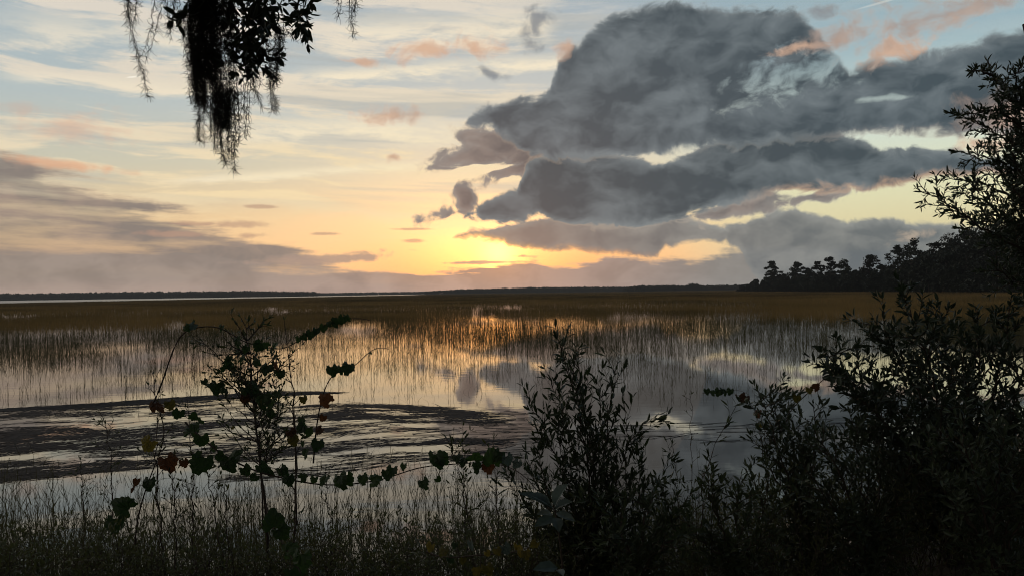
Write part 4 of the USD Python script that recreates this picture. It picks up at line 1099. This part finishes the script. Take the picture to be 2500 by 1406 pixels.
# the oak: a limb over the viewer ends in the leafy spray that carries the moss
oak = thing('live_oak', 'live oak whose leafy twigs hang into the top of the picture behind the moss', 'tree', (-2.6, -2.2, float(ground(-2.6, -2.2))))
put('trunk', tube(spline([(-2.6, -2.2, 0.6), (-2.7, -2.0, 2.2), (-2.5, -1.5, 3.6), (-2.2, -0.8, 4.8)], 14), np.linspace(0.48, 0.30, 14), 14), M['bark'], oak, smooth=True)
limbs = [[(-2.2, -0.8, 4.7), (-1.9, 0.8, 5.0), (-1.5, 2.4, 4.9), (-1.25, 3.6, 4.6)], [(-2.2, -0.8, 4.7), (-0.4, -0.2, 5.4), (2.0, 0.8, 5.6), (4.2, 1.8, 5.5)], [(-2.2, -0.8, 4.7), (-3.8, 0.4, 5.4), (-5.4, 1.6, 5.7)], [(-2.2, -0.8, 4.7), (-1.6, -2.6, 5.8), (-0.5, -5.0, 6.4)], [(-2.2, -0.8, 4.7), (-2.5, 0.2, 6.4), (-2.0, 1.2, 8.0)], [(-2.2, -0.8, 4.7), (0.4, -1.8, 5.6), (3.2, -3.2, 6.0)]]
for l in limbs: put('limb', tube(spline(l, 16), np.linspace(0.20, 0.05, 16), 9), M['bark'], oak, smooth=True)
rg = np.random.default_rng(31)
L = []
for l in limbs:
    q = spline(l, 12)
    for p in q[3:]:
        L.append(p + rg.normal(0, 0.75, (650, 3)) * (1.3, 1.3, 0.55) + (0, 0, 0.45))
L = np.vstack(L)
# the crown stays above the sight line over the marsh; only the hanging twig comes lower
L = L[(L[:, 2] > 3.1 + 0.44 * np.maximum(L[:, 1], 0)) & (L[:, 2] > 3.6)]
put('crown', leaf_set(L, rg.normal(0, 1, L.shape), unit(rg.normal(0, 1, L.shape) + (0, 0, 0.8)), rg.uniform(0.13, 0.22, len(L)), rg.uniform(0.08, 0.12, len(L))), M['oak_leaf'], oak, kind='stuff')
spray = Plant(77)
root = np.array([-1.25, 3.55, 4.5])
spray_y = 3.6
for k, pts in enumerate(([(540, -60), (548, 40), (560, 120), (575, 175)], [(580, -60), (600, 40), (620, 110), (618, 175)], [(620, -60), (650, 10), (690, 40), (735, 40)], [(640, -60), (690, -10), (735, 15), (745, 60)],
                         [(600, -60), (630, 30), (645, 90), (640, 150)], [(500, -60), (470, 20), (445, 50), (440, 62)], [(560, -60), (580, 60), (600, 130), (596, 190)], [(660, -60), (720, -20), (752, -5)], [(600, -60), (640, 20), (668, 60), (700, 55)], [(560, -60), (572, 20), (590, 70), (628, 120)], [(720, 20), (735, 50), (728, 72)])):
    spray.stem([at(px, py, spray_y + 0.1 * ((k * 3) % 5 - 2) / 2) for px, py in pts], 0.005, 0.055, 0.17, 0.026, 0.072, first=0.15, depth=1, sub=4, angle=(30, 65), taper=0.3, up=-0.1, density=0.95)
put('branch', tube(spline([(-1.25, 3.6, 4.6), at(590, -150, 3.6), at(590, -50, 3.6)], 10), np.linspace(0.03, 0.012, 10), 7), M['bark'], oak, smooth=True)
for s in spray.stems: put('twig', s, M['bark'], oak)
put('fine_twigs', spray.tw.get(), M['bark'], oak, kind='stuff')
Q, D, N, S = (np.array(q) for q in (spray.p, spray.d, spray.n, spray.s))
dd = (Q - EYE); pxx = 1250 + F_PX * (dd @ CAM_R) / (dd @ CAM_F); pyy = 703 - F_PX * (dd @ CAM_U) / (dd @ CAM_F)
order = np.argsort(-(pyy + rg.uniform(0, 60, len(pyy))))
W = S * rg.uniform(0.36, 0.48, len(S))
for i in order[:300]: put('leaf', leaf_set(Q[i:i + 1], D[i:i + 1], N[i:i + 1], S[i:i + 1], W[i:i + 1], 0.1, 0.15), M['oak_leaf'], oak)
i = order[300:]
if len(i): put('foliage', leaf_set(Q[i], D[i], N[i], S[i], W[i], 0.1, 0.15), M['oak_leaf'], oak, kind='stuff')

# ------------------------------------------------------------------ woods on the headland, far shores
def clump_faces(c, r, n, rg, size, flat=1.0):
    """n small ragged leaf clumps spread through a rounded mass"""
    d = unit(rg.normal(0, 1, (n, 3)))
    p = c + d * (rg.uniform(0.35, 1.0, n) ** 0.6)[:, None] * np.asarray(r) * (1, 1, 1)
    a = unit(rg.normal(0, 1, (n, 3)) * (1, 1, flat))
    b = unit(np.cross(a, rg.normal(0, 1, (n, 3))))
    s = size * rg.uniform(0.6, 1.4, (n, 1))
    v = np.stack([p - a * s, p + b * s * 0.7, p + a * s * 0.9, p - b * s * 0.6], 1)
    v += rg.normal(0, 0.18, v.shape) * s[:, None]
    q = np.arange(n)[:, None] * 4
    return v.reshape(-1, 3), np.vstack([q + [0, 1, 2], q + [0, 2, 3]])


def tree(name, label, px, base_py, top_py, d, kind, seed, group):
    """a tree on the headland at distance d: trunk, limbs and a crown of leaf clumps"""
    rg = np.random.default_rng(seed)
    x = (px - 1250) / F_PX * d
    top = at(px, top_py, d)[2]
    z0 = 0.2
    H = top - z0
    t = thing(name, label, 'tree' if kind != 'bush' else 'bush', (x, d, z0), group)
    o = np.array([x, d, z0])
    lean = rg.normal(0, 0.03, 2) * H
    path = spline([o, o + (lean[0] * 0.4, lean[1] * 0.4, H * 0.5), o + (lean[0], lean[1], H * 0.96)], 10)
    put('trunk', tube(path, np.linspace(0.016 * H + 0.04, 0.02, 10), 6), M['bark'], t, smooth=True)
    cr, lm = MB(), MB()
    size = 0.0011 * d + 0.10
    if kind == 'pine':
        n = rg.integers(14, 19)
        for i in range(n):
            u = 0.36 + 0.63 * i / (n - 1) + rg.normal(0, 0.015)
            reach = H * (0.045 + 0.20 * min(1.0, (1.02 - u) / 0.40)) * rg.uniform(0.2, 1.3)
            for k in range(rg.integers(2, 4)):
                th = rg.uniform(0, 6.283)
                p0 = o + (lean[0] * u, lean[1] * u, H * (u - 0.04))
                c = o + (lean[0] * u + math.cos(th) * reach, lean[1] * u + math.sin(th) * reach, H * min(u, 0.975) + rg.normal(0, 0.025) * H)
                lm.add(*tube(np.array([p0, (p0 + c) / 2 + (0, 0, 0.1), c]), np.array([0.06, 0.05, 0.03]) * H / 14, 4))
                rr = H * rg.uniform(0.025, 0.060)
                cr.add(*clump_faces(c, (rr * 1.7, rr * 1.7, rr * 0.8), 50, rg, size * 0.8, 0.7))
        cr.add(*clump_faces(o + (lean[0], lean[1], H * 0.965), (H * 0.05, H * 0.05, H * 0.035), 120, rg, size * 0.8, 0.5))
    elif kind == 'tree':
        n = rg.integers(22, 28)
        for i in range(n):
            u = 0.30 + 0.67 * i / (n - 1) + rg.normal(0, 0.02)
            th = i * 2.4 + rg.normal(0, 0.4)
            reach = H * 0.27 * math.sin(math.pi * min(1, (u - 0.12) / 0.95)) * rg.uniform(0.2, 1.3) * (0 if i == n - 1 else 1)
            p0 = o + (lean[0] * u, lean[1] * u, H * (u - 0.10))
            c = o + (lean[0] * u + math.cos(th) * reach, lean[1] * u + math.sin(th) * reach, H * min(u, 0.97) * 0.975)
            lm.add(*tube(np.array([p0, (p0 + c) / 2, c]), np.array([0.09, 0.06, 0.03]) * H / 14, 4))
            rr = H * rg.uniform(0.045, 0.095)
            cr.add(*clump_faces(c, (rr * 1.5, rr * 1.5, rr * 0.9), 75, rg, size * 0.8))
    else:
        for i in range(8):
            c = o + (rg.normal(0, 0.28) * H, rg.normal(0, 0.28) * H, H * rg.uniform(0.2, 0.8))
            cr.add(*clump_faces(c, (H * 0.30, H * 0.30, H * 0.24), 80, rg, size))
    if lm.n: put('limbs', lm.get(), M['bark'], t, kind='stuff')
    put('crown', cr.get(), M['pine'], t, kind='stuff')


def shore(px):
    """distance of the headland's front trees in a photograph column"""
    return 1 / np.interp(px, [1795, 2000, 2200, 2500, 2800], [1 / 650, 1 / 420, 1 / 300, 1 / 215, 1 / 190])


seed = 1000
for px, top, kind, lab in (
        (1885, 639, 'pine', 'tall thin pine standing clear at the left end of the headland wood'), (1944, 640, 'tree', 'rounded tree rising right of the first tall pine'), (1972, 656, 'pine', 'small pale pine in the gap after the first rounded tree'),
        (1998, 640, 'pine', 'flat layered pine, left one of the close pair'), (2028, 629, 'pine', 'slim pine with a pointed top, right one of the close pair'), (2062, 635, 'tree', 'round headed tree just right of the close pair of pines'),
        (2120, 621, 'tree', 'tall round headed tree alone in the middle of the headland'), (2154, 648, 'pine', 'small thin pine between the lone round tree and the tall trio'), (2192, 602, 'pine', 'left tree of the tall trio'),
        (2216, 597, 'tree', 'middle tree of the tall trio, the densest'), (2240, 589, 'pine', 'right tree of the tall trio with an open airy top'), (2290, 592, 'pine', 'leaning layered pine on the shoulder of the wood'), (2325, 570, 'tree', 'broad tree on the rising shoulder of the wood'),
        (2352, 565, 'pine', 'spiky top breaking the high part of the wood'), (2385, 556, 'tree', 'big broad tree at the top of the wood below the hanging branches'), (2430, 548, 'tree', 'largest rounded tree of the wood near the right edge'), (2480, 540, 'tree', 'tall tree of the wood at the very right edge'), (2300, 612, 'tree', 'lower round tree under the leaning layered pine'), (2262, 618, 'tree', 'dark round tree right below the tall trio')):
    tree('pine_tree' if kind == 'pine' else 'broadleaf_tree', lab, px, 713, top, shore(px) * 1.05, kind, seed, 'trees of the headland wood')
    seed += 1
# the closed wood under and behind them
rg = np.random.default_rng(66)
wood, wtr = MB(), MB()
for px in np.r_[np.arange(1806, 2000, 8), np.arange(2000, 2640, 13)]:
    for row in range(3):
        p = px + rg.uniform(-6, 6)
        d = shore(p) * (1.10, 1.0, 0.97)[row]
        top = np.interp(p, [1800, 1820, 1850, 1880, 1950, 2050, 2150, 2200, 2260, 2330, 2420, 2500, 2600], [696, 691, 682, 674, 668, 664, 656, 644, 614, 584, 562, 552, 548]) + rg.uniform(-4, 8) + (0, 10, 30)[row] * (713 - 690 if row == 2 and p < 1850 else 30) / 30
        H = at(p, top, d)[2]
        x = (p - 1250) / F_PX * d
        wtr.add(*tube(np.array([(x, d, 0.1), (x + rg.normal(0, 0.3), d, H * 0.8)]), np.array([0.2, 0.08]), 5))
        for k in range(7):
            u = 0.12 + 0.82 * (k / 6)
            r = H * rg.uniform(0.12, 0.19) * (1 - 0.35 * u)
            c = np.array([x + rg.normal(0, 0.10) * H, d + rg.normal(0, 0.10) * H, H * u - r * 0.5])
            wood.add(*clump_faces(c, (r * 1.2, r * 1.2, r), 70, rg, 0.0016 * d + 0.12))
hw = UsdGeom.Xform.Define(stage, '/World/headland_wood')
props(hw, 'dark closed mass of the headland wood below the single tree tops', 'woods', kind='stuff')
put('trunks', wtr.get(), M['bark'], hw, kind='stuff')
put('crowns', wood.get(), M['pine'], hw, kind='stuff')


def far_wood(name, label, px0, px1, d, top_curve, seed, step):
    rg = np.random.default_rng(seed)
    mb = MB()
    for px in np.arange(px0, px1, step):
        for row in range(3):
            p = px + rg.uniform(-step, step)
            dd = d(p) * (1.0 + 0.03 * row)
            h_top = at(p, np.interp(p, *zip(*top_curve)), dd)[2]
            H = max(h_top * rg.uniform(0.80, 1.05), 2.0)
            x = (p - 1250) / F_PX * dd
            w = H * rg.uniform(0.34, 0.55)
            for k in range(3):
                c = np.array([x + rg.normal(0, w * 0.4), dd + rg.normal(0, w * 0.4), H * (0.25 + 0.25 * k)])
                mb.add(*clump_faces(c, (w, w, H * 0.26), 22, rg, H * 0.13))
            mb.add(*tube(np.array([(x, dd, 0.0), (x, dd, H * 0.6)]), np.array([0.4, 0.2]), 4))
    m = put(name, mb.get(), M['far_tree'], label=label, category='woods', kind='stuff')


far_wood('far_woods', 'long low line of woods on the far shore at the left', -260, 772, lambda p: 1500, [(-260, 719), (0, 717), (100, 716), (200, 714), (400, 712), (600, 710), (772, 712)], 71, 3.6)
far_wood('far_woods', 'lowest and most distant stretch of woods, left of the sunset', 765, 1045, lambda p: 2080, [(765, 715), (900, 713), (1045, 711)], 72, 3.0)
far_wood('far_woods', 'stretch of far woods below the brightest part of the sunset', 1040, 1640, lambda p: 1620, [(1040, 711), (1120, 706), (1300, 701), (1500, 700), (1640, 699)], 73, 3.4)
far_wood('far_woods', 'nearer clump of woods just left of the headland', 1525, 1830, lambda p: 1250, [(1525, 702), (1560, 697), (1680, 696), (1690, 692), (1720, 697), (1830, 694)], 74, 3.4)

# ------------------------------------------------------------------ evening haze over the marsh
hz = trimesh.creation.box([3600, 2800, 32.0])
hz.apply_translation([0, 1150, 15.0])
usdkit.material(stage, '/World/Looks/haze', {'v': ('principled_volume', {'color': (0.90, 0.90, 0.92), 'density': 0.00005, 'anisotropy': 0.3})}, [], volume='v.volume')
put('haze', (np.array(hz.vertices), np.array(hz.faces)), UsdShade.Material.Get(stage, '/World/Looks/haze'), kind='stuff')
